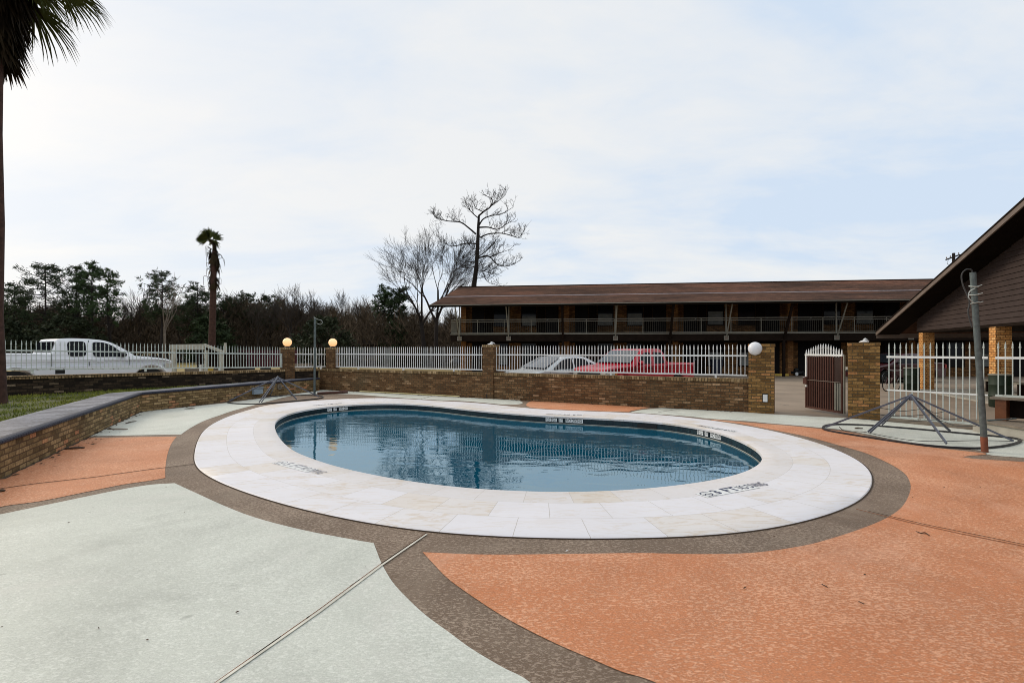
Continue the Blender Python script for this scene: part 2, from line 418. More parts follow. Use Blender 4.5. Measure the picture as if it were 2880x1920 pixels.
def roof_mat():
    m, nt, bs = newmat('brown_shingle')
    tc = N(nt, 'ShaderNodeTexCoord')
    b = N(nt, 'ShaderNodeTexBrick', offset=.5); b.inputs['Scale'].default_value = 1
    b.inputs['Brick Width'].default_value = .3; b.inputs['Row Height'].default_value = .14; b.inputs['Mortar Size'].default_value = .006
    b.inputs['Color1'].default_value = (.060, .031, .021, 1); b.inputs['Color2'].default_value = (.112, .058, .038, 1); b.inputs['Mortar'].default_value = (.035, .018, .014, 1)
    lk(nt, tc.outputs['UV'], b.inputs['Vector'])
    n = tex(nt, .55, 6, .65, 'Object', (.35, 1.2, 1), .4)
    c = mix(nt, .9, b.outputs['Color'], ramp(nt, n, [(.33, (.35, .34, .34)), (.52, (1.0, 1.0, 1.0)), (.7, (1.9, 1.6, 1.5))]), 'MULTIPLY')
    lk(nt, c, bs.inputs['Base Color']); bs.inputs['Roughness'].default_value = .9
    bs.inputs['Specular IOR Level'].default_value = .06
    bump(nt, bs, mix(nt, b.outputs['Fac'], (1, 1, 1), (0, 0, 0)), .5, .01); return m
m_roof = roof_mat()
def lamp_mat(name, col, strength):
    m, nt, bs = newmat(name); bs.inputs['Base Color'].default_value = (.6, .5, .35, 1)
    bs.inputs['Emission Color'].default_value = (*col, 1); bs.inputs['Emission Strength'].default_value = strength
    return m
m_lit = lamp_mat('lit_globe', (1.0, .52, .20), .74)
m_globe = plain('white_globe', (.72, .73, .76), .3, 0, .05, 3)

# ---------------------------------------------------------------- pool outlines
inner_px = [(772.4,1199),(781,1224),(798.6,1246.7),(829,1271),(883.7,1292.6),(944.9,1313),(1023,1331),(1108,1348),(1210,1363),(1312,1374.5),(1414,1381),(1500,1384.5),(1589,1386),(1708,1383),(1810,1376.5),(1912,1365.7),(2000,1353),(2075,1336),(2112,1321),(2141,1303),(2148.5,1289.5),(2138,1272),(2112,1254),(2070,1233.5),(2014,1214),(1946,1200),(1878,1190.5),(1810,1184),(1708,1178),(1606,1173),(1504,1167.5),(1402,1160),(1300,1150),(1244,1143.5),(1176,1138),(1108,1135),(1040,1136),(972,1139.5),(904,1146),(836,1157.5),(802,1168),(779,1182)]
outer_px = [(547,1305.8),(558.7,1325),(597,1347.9),(669.7,1378.5),(700,1389),(802,1421),(904,1445.6),(1006,1467),(1108,1484.8),(1196.6,1497),(1312,1506.5),(1500,1514),(1640,1516.4),(1776,1514.5),(1912,1511.5),(2000,1509),(2075,1504),(2175.9,1488.5),(2299,1458.5),(2396.6,1424),(2441.5,1390.5),(2457,1355),(2449,1327),(2424,1300.7),(2374,1274.6),(2299,1246),(2224.5,1225),(2149.7,1208),(2075,1194),(2014,1185),(1912,1172.5),(1810,1164),(1708,1159),(1606,1155.5),(1504,1150.5),(1436,1143.5),(1368,1136),(1300,1131),(1210,1127),(1108,1120.8),(1040,1115.5),(989,1112),(920,1111),(860,1115),(810,1124),(768,1134),(720,1148),(675,1161),(631,1176.5),(585.5,1200),(562.5,1226),(548.5,1265)]
inner = smooth(resample(catmull([G(*p) for p in inner_px], 8, True), 240), 14)
outer = smooth(resample(catmull([G(*p) for p in outer_px], 8, True), 240), 10)
def ray_out(p, d, poly):
    best = None
    for i in range(len(poly)):
        a, b = poly[i], poly[(i+1) % len(poly)]
        e = b-a; den = d.x*e.y-d.y*e.x
        if abs(den) < 1e-9: continue
        w = a-p; t = (w.x*e.y-w.y*e.x)/den; u = (w.x*d.y-w.y*d.x)/den
        if t > .05 and 0 <= u <= 1 and (best is None or t < best): best = t
    return best
area = sum(inner[i].x*inner[(i+1) % 240].y-inner[(i+1) % 240].x*inner[i].y for i in range(240))
sg = 1 if area > 0 else -1
nrm = []
for i in range(240):
    d = inner[(i+3) % 240]-inner[i-3]; nrm.append(Vector((d.y*sg, -d.x*sg, 0)).normalized())
wid = []
for i in range(240):
    t = ray_out(inner[i], nrm[i], outer); wid.append(min(t or 1.4, 1.9))
for _ in range(8): wid = [wid[i]*.5+(wid[i-1]+wid[(i+1) % 240])*.25 for i in range(240)]
outer = [inner[i]+nrm[i]*wid[i] for i in range(240)]
cum = [0]
for i in range(240):
    a = inner[i]+nrm[i]*.7; b = inner[(i+1) % 240]+nrm[(i+1) % 240]*.7
    cum.append(cum[-1]+(b-a).length)
units = round(cum[-1]/.56); us = [c/cum[-1]*units for c in cum]
ROWS = [0, .31, .655, 1.0]
def coping_pt(i, fr):     # fr 0 at the water, 1 at the outer edge
    i0 = int(math.floor(i)) % 240; t = i-math.floor(i); i1 = (i0+1) % 240
    a = inner[i0]+nrm[i0]*(wid[i0]*fr); b = inner[i1]+nrm[i1]*(wid[i1]*fr)
    return a.lerp(b, t)
CT = .014
mb = MB(); mb.uv = []
prof = [(0.0, -.03, -.03), (0.0, CT-.008, -.02), (.01, CT, .03), (.31*.5, CT, .5), (.305, CT, .985), (.315, CT, 1.015), (.5, CT, 1.5), (.65, CT, 1.985), (.66, CT, 2.015), (.83, CT, 2.5), (.993, CT, 2.97), (1.0, CT-.008, 2.98), (1.0, -.01, 2.99)]
for i in range(241):
    for (fr, z, v) in prof:
        p = coping_pt(i % 240, fr); mb.v.append((p.x, p.y, z)); mb.uv.append((us[i], v))
n_ = len(prof)
for i in range(240):
    for k in range(n_-1):
        q = (i*n_+k, i*n_+k+1, (i+1)*n_+k+1, (i+1)*n_+k)
        mb.f.append(q if sg < 0 else tuple(reversed(q)))
tag(mb.build('pool_coping', m_coping, smoothang=40), kind='structure')
# tiled rim, plaster basin, water
def basin(z0, z1, name, mat, inset=0.0):
    b = MB(); b.uv = []
    for i in range(241):
        p = inner[i % 240]+nrm[i % 240]*inset
        for z in (z0, z1): b.v.append((p.x, p.y, z)); b.uv.append((us[i]*.56, z))
    for i in range(240):
        q = (i*2, i*2+1, i*2+3, i*2+2); b.f.append(q if sg > 0 else tuple(reversed(q)))
    return tag(b.build(name, mat), kind='structure')
basin(-.03, -.30, 'pool_rim', m_ptile, .018)
basin(-.30, -1.5, 'pool_wall', m_plaster, .018)
tag(fill([[p+n*.018 for p, n in zip(inner, nrm)]], -1.5).build('pool_floor', m_plaster), kind='structure')
WZ = -.17
basin(-.152, -.168, 'scale_line', m_ledge, .012)
w = fill([[p+n*.017 for p, n in zip(inner, nrm)]], WZ)
tag(w.build('water', m_water), kind='structure')

# ---------------------------------------------------------------- ground, deck, panels
hole = [p-n*.05 for p, n in zip(outer, nrm)]
tag(fill([[(-900, -60), (900, -60), (900, 1500), (-900, 1500)], hole], -.03).build('ground', m_field), kind='structure')
def bl(x): return Vector((x, 17.28-.545*(x+1.68), 0))          # pool side face of the back wall
deck_out = [(-5.2, -6), (16, -6), (16, 6.0), (9.6, 9.6), (8.6, 11.6), (7.6, 12.45), (-7.9, 20.67), (-9.7, 13.2), (-6.4, 6.2), (-3.2, 0), (-3.0, -6)]
deck_out = [(-3.0, -6)]+deck_out[1:-1]
tag(fill([deck_out, hole], 0.0).build('deck', m_band), kind='structure')
def sheet(name, mat, curves, z=.004):
    pts = []
    for c in curves:
        cc = [G(*p) if len(p) == 2 and p[0] is not None else Vector((p[1], p[2], 0)) for p in c]
        pts += catmull(cc, 5) if len(cc) > 2 else cc
    out = []
    for p in pts:
        if not out or (p-out[-1]).length > .004: out.append(p)
    return tag(fill([out], z).build(name, mat), kind='structure')
W3 = lambda x, y: (None, x, y)
sheet('mint_paving', m_mint, [
    [(0,1446.7),(170,1411.4),(340,1376.5),(425,1363),(491,1358.7)],
    [(491,1358.7),(552.7,1387),(637.8,1425.4),(722.8,1457),(850,1490),(985,1516),(1051,1527.4)],
    [(1051,1527.4),(1057,1543.5),(1074,1586),(1104,1637),(1146.6,1683.8),(1197.6,1730.6),(1261.4,1777.4),(1325,1824),(1410,1875),(1491,1919.8),W3(.25,2.15),W3(.55,1.85),W3(1.0,1.5)],
    [W3(1.0,1.5),W3(2.2,-5.5)],[W3(-2.9,-5.5),W3(-3.35,0.4)],[W3(-4.3,2.2),W3(-5.15,4.1)]])
sheet('terracotta_paving', m_terra, [
    [(1189,1552.9),(1223,1590),(1261.4,1628.6),(1325,1675),(1410,1730.6),(1495,1777),(1580,1817.8),(1665,1854),(1750,1890),(1844,1920),W3(1.0,2.15),W3(1.6,1.75),W3(2.4,1.35)],
    [W3(2.4,1.35),W3(4.0,-5.5)],[W3(15.5,-5.5),W3(15.5,5.2)],
    [W3(15.5,5.2),(2880,1299),(2778,1276),(2674,1264),(2542,1247),(2389,1216),(2310.6,1206),(2224.5,1197.5),(2149.7,1191.5),(2075,1185.5),(2000,1179.5)],
    [(2000,1181),(2056,1187.6),(2112,1197),(2187,1211),(2262,1226),(2318,1240.5),(2374,1256.5),(2430,1272.5),(2490,1298),(2539,1327),(2558,1353),(2560,1381),(2539,1423),(2496.5,1455),(2432.7,1483),(2347.7,1511.5),(2262.7,1534),(2135,1553),(2007.6,1558.5),(1880,1557),(1792.9,1555.5),(1622.8,1557.5),(1367.7,1559.7),(1189,1552.9)]])
sheet('mint_paving', m_mint, [
    [(1772.8,1159.5),(1790,1155),(1812,1151.5),(1861,1147)],[(1861,1147),W3(6.1,13.0),W3(8.05,11.9)],[W3(9.3,9.9),W3(9.1,7.5)],
    [W3(12,6.4),(2880,1287),(2778,1269),(2674,1258),(2542,1241),(2389,1211.5),(2310.6,1203),(2224.5,1195),(2149.7,1189),(2100,1184),(1997,1177.5),(1946,1172),(1878,1166.5),(1772.8,1159.5)]])
sheet('terracotta_paving', m_terra, [
    [(1500,1126.5),(1488,1130),(1482,1135),(1480,1140),(1492,1146.5)],[(1492,1146.5),(1572,1152),(1708,1156.5),(1768,1158.5)],[(1768,1158.5),(1776,1155),(1795,1151.5),(1830,1145.5)]])
sheet('mint_paving', m_mint, [
    [(248.7,1226.5),(394,1158.0)],[(635,1133.2),(892,1099.5)],[(898,1095.5),(1300,1117)],
    [(1300,1117),(1440,1123.2),(1463,1127.6),(1470,1132.7),(1460,1136.5),(1436,1138),(1402,1136.5),(1340,1130.5),(1300,1127.5),(1210,1124),(1108,1117.5),(1040,1112),(989,1108.5),(920,1107),(850,1109.5),(800,1117),(745,1131),(700,1143),(655,1155),(620,1167),(574,1183.4),(535.7,1203.5),(509,1221.6)]])
sheet('terracotta_paving', m_terra, [
    [(0,1347.5),(245,1231)],[(497,1227.5),(482,1248),(470.7,1279),(465,1317),(465,1344)],[(465,1344),(421,1351.7),(344,1363),(229.6,1386),(115,1409),(0,1426),W3(-4.9,4.9)],[W3(-5.6,4.9),(0,1347.5)]])
# joints sawn in the slab
def joint(pts, w, mat, name='slab_joint', z=.008):
    pts = [G(*p) for p in pts]; m = MB()
    m.strip(pts, w, .003, False)
    m.v = [(v[0], v[1], v[2]+z) for v in m.v]
    return tag(m.build(name, mat), kind='structure')
joint([(-40, 1381), (100, 1361), (270, 1342), (420, 1321), (546, 1306)], .011, m_joint)
joint([(2408, 1433), (2560, 1471), (2700, 1502), (2890, 1540)], .007, m_jointb)
joint([(2440, 1438), (2600, 1476), (2890, 1535)], .003, m_joint)
joint([(1200, 1504), (1076, 1590), (900, 1722), (616, 1921), (480, 2016)], .017, m_jointl)
joint([(1199, 1500), (1150, 1534), (1071, 1588)], .005, m_joint)
joint([(1012, 1632), (985, 1651)], .004, m_joint)
joint([(870, 1736), (862, 1742)], .006, m_joint)
joint([(790, 1793), (715, 1846)], .005, m_joint)
joint([(1196, 1503), (1071, 1588), (893, 1720), (609, 1921), (470, 2016)], .003, m_jointb)
joint([(2311, 1645), (2328, 1654)], .005, m_joint)
joint([(2415, 1694), (2430, 1701)], .005, m_joint)
joint([(2310, 1256), (2460, 1257)], .006, m_jointb)
joint([(1180,1124),(1215,1113.5)], .008, m_joint)
joint([(1850,1160),(1915,1149)], .007, m_joint)
# dirt line round the outer edge of the coping
gm = MB(); gm.strip([p+n*.006 for p, n in zip(outer, nrm)], .013, .004, True)
gm.v = [(v[0], v[1], v[2]+.003) for v in gm.v]
tag(gm.build('coping_joint', m_joint), kind='structure')

# car park and drive
thr = [Vector((6.2, 13.3, 0)), Vector((7.9, 12.35, 0))]
tag(fill([[(-2.5, 42), (-2.5, 18.4), (5.8, 13.75), (6.25, 12.75), (7.95, 11.85), (9.0, 11.6), (12, 7.2), (60, 7.2), (60, 42)]], .006).build('parking_lot', m_conc), kind='structure')
tag(fill([[(-40, 8), (-13.2, 14.5), (-9.2, 21.5), (-10.5, 26), (-30, 12)]], -.02).build('driveway', m_conc), kind='structure')

# ---------------------------------------------------------------- boundary walls
CORN = bl(-7.75); bdir = Vector((1, -.545, 0)).normalized(); bn = Vector((-.545, -1, 0)).normalized()
ldir = Vector((-1, -1.5, 0)).normalized(); ln = Vector((1.5, -1, 0)).normalized()
bang = math.atan2(bdir.y, bdir.x)
def on_line(px, p0, d, back=0.0):
    """place on a wall line (through p0 along d) seen at column px"""
    k = (px-CX)/F
    t = (k*p0.y-p0.x)/(d.x-k*d.y)
    return p0+d*t
L0 = Vector((-7.75, 20.58, 0))
# back wall
def wall(name, label, a, b, t, h0, h1, mat, capmat, z0=0.0, caph=.085):
    a, b = Vector(a), Vector(b); L = (b-a).length; ang = math.atan2((b-a).y, (b-a).x)
    th = thing(name, label, 'wall', a, ang)
    def pr(x0, x1, y0, y1, za0, zb0, za1, zb1, nm, mt):
        m = MB()
        vs = [(x0, y0, za0), (x1, y0, zb0), (x1, y1, zb0), (x0, y1, za0), (x0, y0, za1), (x1, y0, zb1), (x1, y1, zb1), (x0, y1, za1)]
        m.add(vs, [(3, 2, 1, 0), (4, 5, 6, 7), (0, 1, 5, 4), (1, 2, 6, 5), (2, 3, 7, 6), (3, 0, 4, 7)])
        m.build(nm, mt, th)
    pr(0, L, 0, t, z0, z0, h0-caph, h1-caph, 'brickwork', mat)
    pr(0, L, -.034, t+.034, h0-caph+.0, h1-caph+.0, h0, h1, 'coping', capmat)
    return th
wall('brick_wall', 'long brown brick garden wall behind the pool, between the corner and the gate', CORN, bl(6.1), .3, .85, .85, m_brick, m_rowlock)
LE = L0+ldir*24
wall('brick_wall', 'dark damp and shaded brick wall behind the lawn, under the fence by the white pickup', LE, L0+ldir*.02, .3, 1.04, .85, m_brick_dark, m_rowlock)
# flip the left wall so that it thickens away from the pool (its local y points to the field)

# pillars
def pillar(label, c, w, h, mat, ang, z0=0.0, d=None, capname='cap'):
    d = d or w
    th = thing('brick_pillar', label, 'pillar', (c.x, c.y, z0), ang)
    MB().box(-w/2, w/2, -d/2, d/2, 0, h-.07, None).build('shaft', mat, th)
    MB().box(-w/2-.012, w/2+.012, -d/2-.012, d/2+.012, h-.07, h, None).build(capname, m_rowlock if mat is m_brick else mat, th)
    return th
def globe(label, c, r, mat):
    th = thing('globe_lamp', label, 'lamp', c, 0)
    MB().lathe([(r*.55, 0), (r*.6, .01), (r*.45, .05)], 14).build('base', m_black, th)
    MB().ball((0, 0, r+.035), r, 24, 14).build('globe', mat, th, smoothang=180)
    return th
lang = math.atan2(-ldir.y, -ldir.x)
p1 = on_line(808, L0-ln*.15, ldir); p2 = on_line(936, CORN-bn*.15, bdir); p3 = on_line(1381, CORN-bn*.15, bdir)
pillar('narrow brick pillar with a lit globe, left of the steel pole, on the dark wall', p1, .38, 1.69, m_brick, lang)
pillar('narrow brick pillar with a lit globe, right of the steel pole, at the wall corner', p2, .36, 1.69, m_brick, bang)
pillar('mossy brick pillar without a lamp, midway along the back wall', p3, .40, 1.76, m_brick, bang, d=.42)
globe('glowing orange globe lamp on the pillar left of the steel pole', (p1.x, p1.y, 1.69), .165, m_lit)
globe('glowing orange globe lamp on the pillar right of the steel pole', (p2.x, p2.y, 1.69), .165, m_lit)
gl = bl(6.3)-bn*.14
pillar('thick brick gate pillar with a white globe, left of the open gate', gl, .58, 1.74, m_brick_pil, bang, d=.5)
gr_ = Vector((8.2, 11.95, 0))
pillar('thick ochre brick gate pillar carrying the hinges of the brown gate', gr_, .60, 1.76, m_brick_pil, bang-.06, d=.55)
gc = bl(6.18)+bn*.16
gt = thing('globe_lamp', 'unlit white globe lamp fixed to the gate pillar', 'lamp', (gc.x, gc.y, 1.46), bang)
MB().ball((0, 0, .165), .165, 26, 16).build('globe', m_globe, gt, smoothang=180)
MB().lathe([(.07, .17), (.07, .30)], 14, (0, -.0, .165), 'Y').build('base', m_black, gt, smoothang=40)
# broken lamp base on the pillars without globes
for (q, lab, zz) in ((gr_, 'broken white lamp fitting lying on top of the right gate pillar', 1.76), (p3, 'broken white lamp fitting on top of the mossy middle pillar', 1.76)):
    t = thing('lamp_fitting', lab, 'lamp base', (q.x-.02, q.y-.05, zz), .4)
    MB().lathe([(.09, 0), (.10, .02), (.05, .045), (.045, .05)], 14).build('plate', m_plate, t, smoothang=40)
    m = MB(); m.tube([(0, 0, .05), (.05, 0, .075), (.12, .01, .06), (.17, .0, .03)], [.03, .032, .02, .012], 8); m.build('bracket', m_plate, t, smoothang=60)

base_pts = [Vector((-3.25, .1, 0)), G(0, 1348), G(248.7, 1227.3), G(394, 1158.4), G(635, 1133.6), Vector((-7.6, 20.2, 0))]
base_pts[2] = base_pts[1].lerp(base_pts[3], .47)
base_pts[4] = base_pts[3].lerp(base_pts[5], .33)
def dirt(a, b, nn, seed):  # brown strip along a wall foot: dirt with contact shade painted in
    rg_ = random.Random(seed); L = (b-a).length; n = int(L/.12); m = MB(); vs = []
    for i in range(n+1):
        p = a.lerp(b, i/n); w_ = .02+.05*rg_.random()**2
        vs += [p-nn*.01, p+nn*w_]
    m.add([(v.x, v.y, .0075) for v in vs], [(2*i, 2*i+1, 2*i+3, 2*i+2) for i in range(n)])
    tag(m.build('wall_foot_dirt_shade', m_dirt_shade), kind='structure')
m_dirt_shade = plain('dirt_contact_shade', (.085, .062, .040), .95, 0, .5, 9)
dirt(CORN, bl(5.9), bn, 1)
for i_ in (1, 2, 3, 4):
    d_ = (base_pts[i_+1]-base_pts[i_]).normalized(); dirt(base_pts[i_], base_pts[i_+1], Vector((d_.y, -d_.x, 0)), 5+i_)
# ---------------------------------------------------------------- iron fences
def picket_mesh(h, w):
    m = MB(); m.box(-w/2, w/2, -w/2, w/2, 0, h-.13)
    m.lathe([(w*.62, h-.13), (w*.95, h-.118), (w*.95, h-.10), (w*.6, h-.09), (w*.78, h-.07), (w*.3, h-.02), (.002, h)], 6)
    return m
def fence(label, a, b, za, zb, hr, hp, mat, spacing=.097, pw=.024, ends=(True, True), feet=(), group=None, ztop=None, skip=(), rails=2, rw=.034):
    a, b = Vector((a.x, a.y, za)), Vector((b.x, b.y, zb)); d = b-a; L = Vector((d.x, d.y)).length
    th = thing('iron_fence', label, 'fence', a, math.atan2(d.y, d.x), group)
    dz = zb-za
    MB().bar((0, 0, 0), (L, 0, dz), rw, rw*1.15).build('lower_rail', mat, th)
    MB().bar((0, 0, hr), (L, 0, hr+dz), rw, rw*1.15).build('upper_rail', mat, th)
    for e, x in zip(ends, (0.0, L)):
        if e: MB().box(x-.024, x+.024, -.028, .028, -.02+dz*x/L, hr+.03+dz*x/L).build('end_post', mat, th)
    n = int(L/spacing); first = None
    for i in range(n):
        x = (i+.5)*L/n
        if i in skip: continue
        if first is None: o = first = picket_mesh(hp, pw).build('picket', mat, th)
        else: o = first.copy(); C.objects.link(o); o.parent = th
        o.location = (x, 0, dz*x/L); o.rotation_euler = (random.uniform(-.006, .006), random.uniform(-.012, .012), 0)
    for fx in feet:
        MB().box(fx*L-.025, fx*L+.025, -.025, .025, -.1, 0).build('foot', mat, th, None).location = (0, 0, dz*fx)
    return th
LF = L0-ln*.15; BF = CORN-bn*.15
fa, fb = on_line(-70, LF, ldir), on_line(791, LF, ldir)
fence('long flaking white iron fence in front of the white pickup', fa, fb, 1.10, .945, .49, .765, m_rusty,   .0985, .015, feet=(.13, .45, .72))
fence('short white iron fence between the two lit globe pillars', on_line(824, LF, ldir), on_line(921, BF, bdir)-bdir*.1, .945, .93, .49, .77, m_white, .1, .016, (False, False), feet=(.85,))
fence('white iron fence panel left of the mossy middle pillar', on_line(943, BF, bdir), on_line(1364, BF, bdir), .93, .93, .50, .79, m_white,   .092, .015, (True, False), feet=(.18, .5, .82))
fence('white iron fence panel in front of the pale sedan and red pickup', on_line(1393, BF, bdir), on_line(2101, BF, bdir), .93, .935, .505, .80, m_white,   .096, .017, (True, False), feet=(.06, .52, .9))
# tall fence to the right of the gate, standing on a kerb
r0, r1, r2 = Vector((8.36, 11.42, 0)), Vector((9.36, 10.07, 0)), Vector((10.45, 8.6, 0))
def tall_fence(label, a, b, zbot, hasmid):
    d = b-a; L = d.length
    th = thing('iron_fence', label, 'fence', a, math.atan2(d.y, d.x), 'tall fence right of the gate')
    MB().bar((0, 0, zbot), (L, 0, zbot), .036, .045).build('lower_rail', m_rusty, th)
    if hasmid: MB().bar((0, 0, .70), (L, 0, .70), .024, .03).build('middle_rail', m_white, th)
    MB().bar((0, 0, 1.435), (L, 0, 1.435), .036, .045).build('upper_rail', m_white, th)
    n = int(L/.099); first = None
    for i in range(n):
        if first is None: o = first = picket_mesh(1.745-zbot, .018).build('picket', m_dull, th)
        else: o = first.copy(); C.objects.link(o); o.parent = th
        o.location = ((i+.4)*L/n, 0, zbot)
    return th
tall_fence('tall white iron fence between the right gate pillar and the leaning pole', r0, r1, .11, True)
tall_fence('white iron fence panel above the wooden bench, right of the leaning pole', r1+(r2-r1)*.06, r2, .70, False)
kb = MB(); d_ = (r1-r0); kb.M = Matrix.Translation(r0) @ Matrix.Rotation(math.atan2(d_.y, d_.x), 4, 'Z')
kb.box(0, d_.length+.1, -.09, .14, 0, .085)
tag(kb.build('kerb', m_oldwood), kind='structure')

# ---------------------------------------------------------------- gate
hg = Vector((7.90, 12.19, 0)); ga = math.atan2(13.6-12.19, 7.77-7.90)
gate = thing('iron_gate', 'open brown sheet metal gate with white spear tips, hung on the right gate pillar', 'gate', (hg.x, hg.y, .07), ga)
GW, GH = 1.36, 1.37
m = MB(); m.box(.02, .07, -.022, .022, 0, GH); m.box(.02, GW, -.02, .02, 0, .05); m.build('gate_frame', m_brown, gate)
m = MB(); m.box(GW-.05, GW, -.024, .024, 0, .55); m.build('latch_stile', m_brown, gate)
m = MB(); m.box(GW-.05, GW, -.024, .024, .55, GH); m.build('painted_stile', m_white, gate)
MB().box(.02, GW+.01, -.026, .026, GH, GH+.045).build('top_rail', m_white, gate)
m = MB(); m.box(.07, GW-.05, -.012, -.004, .05, GH); m.build('sheet_panel', plain('gate_sheet', (.034, .017, .013), .5), gate)
m = MB()
for i in range(15):
    x = .10+i*(GW-.2)/14.0
    if i < 3: continue
    m.box(x-.014, x+.014, -.002, .018, .05, GH)
m.build('bars', m_brown, gate)
m = MB()
for i in range(3): x = .10+i*(GW-.2)/14.0; m.box(x-.022, x+.022, -.002, .020, .06, .72)
m.build('pale_slats', m_cream, gate)
MB().bar((.07, .024, .74), (GW-.06, .024, .74), .012, .018).build('cross_bar', m_fascia, gate)
lkb = MB().box(GW-.09, GW+.05, -.03, .05, .62, .82).build('lock_box', m_brown, gate)
m = MB(); m.tube([(GW-.03, .05, .80), (GW-.03, .10, .80), (GW-.11, .11, .805)], .012, 8); m.build('handle', m_alloy, lkb)
for i in range(15):
    h = .085+.15*math.sin(math.pi*(i+.5)/15)**1.6
    picket_mesh(h+.10, .022).build('spear_tip', m_white, gate).location = (.06+i*(GW-.08)/14, 0, GH-.02)
for z in (.2, 1.15): MB().lathe([(.018, z-.06), (.018, z+.06)], 8, (-.01, 0, 0)).build('hinge', m_alloy, gate)
MB().box(-.03, -.005, -.02, .02, 0, 1.4).build('hinge_strip', m_cream, gate)

# ---------------------------------------------------------------- low planter wall with bench cap
def offs(pts, d):
    out = []
    for i, p in enumerate(pts):
        a = pts[max(0, i-1)]; b = pts[min(len(pts)-1, i+1)]
        t = (b-a).normalized(); out.append(p+Vector((-t.y, t.x, 0))*d)
    return out
pw = thing('planter_wall', 'low tan brick bench wall with slate cap along the lawn', 'wall', base_pts[0], 0)
o0 = base_pts[0]
def rail(dl, dr, z0, z1, name, mat, sub=1, smo=None):
    pts = base_pts; m = MB()
    a, b = offs(pts, dl), offs(pts, dr); n = len(pts); vs = []
    for p, q in zip(a, b):
        for (r, z) in ((p, z0), (q, z0), (q, z1), (p, z1)): vs.append((r.x-o0.x, r.y-o0.y, z))
    fs = [(i*4+k, i*4+(k+1) % 4, (i+1)*4+(k+1) % 4, (i+1)*4+k) for i in range(n-1) for k in range(4)]+[(3, 2, 1, 0), tuple((n-1)*4+k for k in range(4))]
    m.add(vs, fs); return m.build(name, mat, pw)
rail(0, .28, 0, .445, 'brickwork', m_brick_low)
rail(.02, .38, .447, .495, 'inner_cap', m_cap)
rail(.387, .75, .44, .49, 'outer_cap', m_cap)
# row of rounded bullnose bricks along the front edge
m = MB(); path = []
for i in range(len(base_pts)-1):
    a, b = base_pts[i], base_pts[i+1]; L = (b-a).length; n = int(L/.075)
    t = (b-a).normalized(); nn = Vector((-t.y, t.x, 0))
    for k in range(n):
        s0 = a+t*(L*k/n+.004); s1 = a+t*(L*(k+1)/n-.004)
        for (p, q) in ((s0, s1),):
            pr = [(-.045, .447), (-.05, .465), (-.043, .487), (-.022, .500), (.05, .502), (.05, .447)]
            vs = [(e.x-o0.x+nn.x*d, e.y-o0.y+nn.y*d, z) for e in (p, q) for (d, z) in pr]
            m.add(vs, [(0, 1, 2, 3, 4, 5), (11, 10, 9, 8, 7, 6)]+[(j, (j+1) % 6, 6+(j+1) % 6, 6+j) for j in range(6)])
m.build('bullnose_edge', m_bull, pw, smoothang=50)
# lawn
bk = offs(base_pts, .45)
lawn_poly = [(p.x, p.y) for p in bk]+[(-7.9, 20.3), (-20.6, 1.2), (-8, -3)]
m = MB(); m.prism([(p[0], p[1]) for p in reversed(lawn_poly)], .0, .40); tag(m.build('lawn', m_soil), kind='structure')
rng = random.Random(3); m = MB()
def in_poly(x, y, poly):
    c = False; j = len(poly)-1
    for i in range(len(poly)):
        if (poly[i][1] > y) != (poly[j][1] > y) and x < (poly[j][0]-poly[i][0])*(y-poly[i][1])/(poly[j][1]-poly[i][1])+poly[i][0]: c = not c
        j = i
    return c
k = 0
while k < 26000:
    x, y = rng.uniform(-14, -7.5), rng.uniform(6.5, 18)
    if not in_poly(x, y, lawn_poly) or math.hypot(x+11.5, y-11.4) < .35: continue
    dens = .5+.5*math.sin(x*1.7+y*.9)+.35*math.sin(x*4.1-y*2.3)
    if rng.random() > dens+.35: k += 1; continue
    h = rng.uniform(.03, .085); a = rng.uniform(0, 6.28); w_ = rng.uniform(.006, .012)
    lx, ly = rng.gauss(0, .03), rng.gauss(0, .03)
    m.add([(x-w_*math.cos(a), y-w_*math.sin(a), .40), (x+w_*math.cos(a), y+w_*math.sin(a), .40), (x+lx, y+ly, .40+h)], [(0, 1, 2)]); k += 1
m.uv = [(0, 0)]*len(m.v)
tag(m.build('grass', m_grass), 'short patchy winter grass on the raised lawn', 'grass', kind='stuff')

# ---------------------------------------------------------------- collapsed parasol frames and their poles
def parasol(label, apex, ring, ribs, wires=()):
    o = Vector((apex.x, apex.y, 0)); th = thing('parasol_frame', label, 'parasol frame', o)
    rg = catmull([p-o for p in ring], 6, True); rg = smooth(rg, 3)
    MB().strip(rg, .038, .034, True).build('ring', m_ringm, th)
    top = Vector((0, 0, apex.z))
    for (t, dbl) in ribs:
        e = t-o; e.z = .05
        m = MB(); s = Vector((-e.y, e.x, 0)).normalized()
        if dbl:
            m.bar(top+s*.012, e+s*.035, .02, .03); m.bar(top-s*.012, e-s*.035, .02, .03)
        else: m.bar(top, e, .022, .035)
        m.build('rib', m_frame, th)
    MB().lathe([(.03, apex.z-.09), (.035, apex.z-.02), (.03, apex.z+.015), (.012, apex.z+.03)], 10).build('hub', m_frame, th)
    for wp in wires:
        MB().tube(catmull([Vector(p)-o for p in wp], 6), .006, 5).build('wire', m_wire, th)
    return th
RR = [G(2315, 1207), G(2322, 1199), G(2352, 1195), G(2430, 1197), G(2500, 1202), G(2590, 1209.5), G(2680, 1218), G(2780, 1227), G(2845, 1233.5), G(2868, 1239), G(2866, 1246), G(2830, 1256), G(2761, 1263), G(2680, 1261), G(2590, 1253), G(2500, 1241), G(2400, 1225), G(2335, 1214)]
apR = Vector((7.40, 9.5, .745))
def at_h(px, py, z): return G(px, py, z)
wl = []
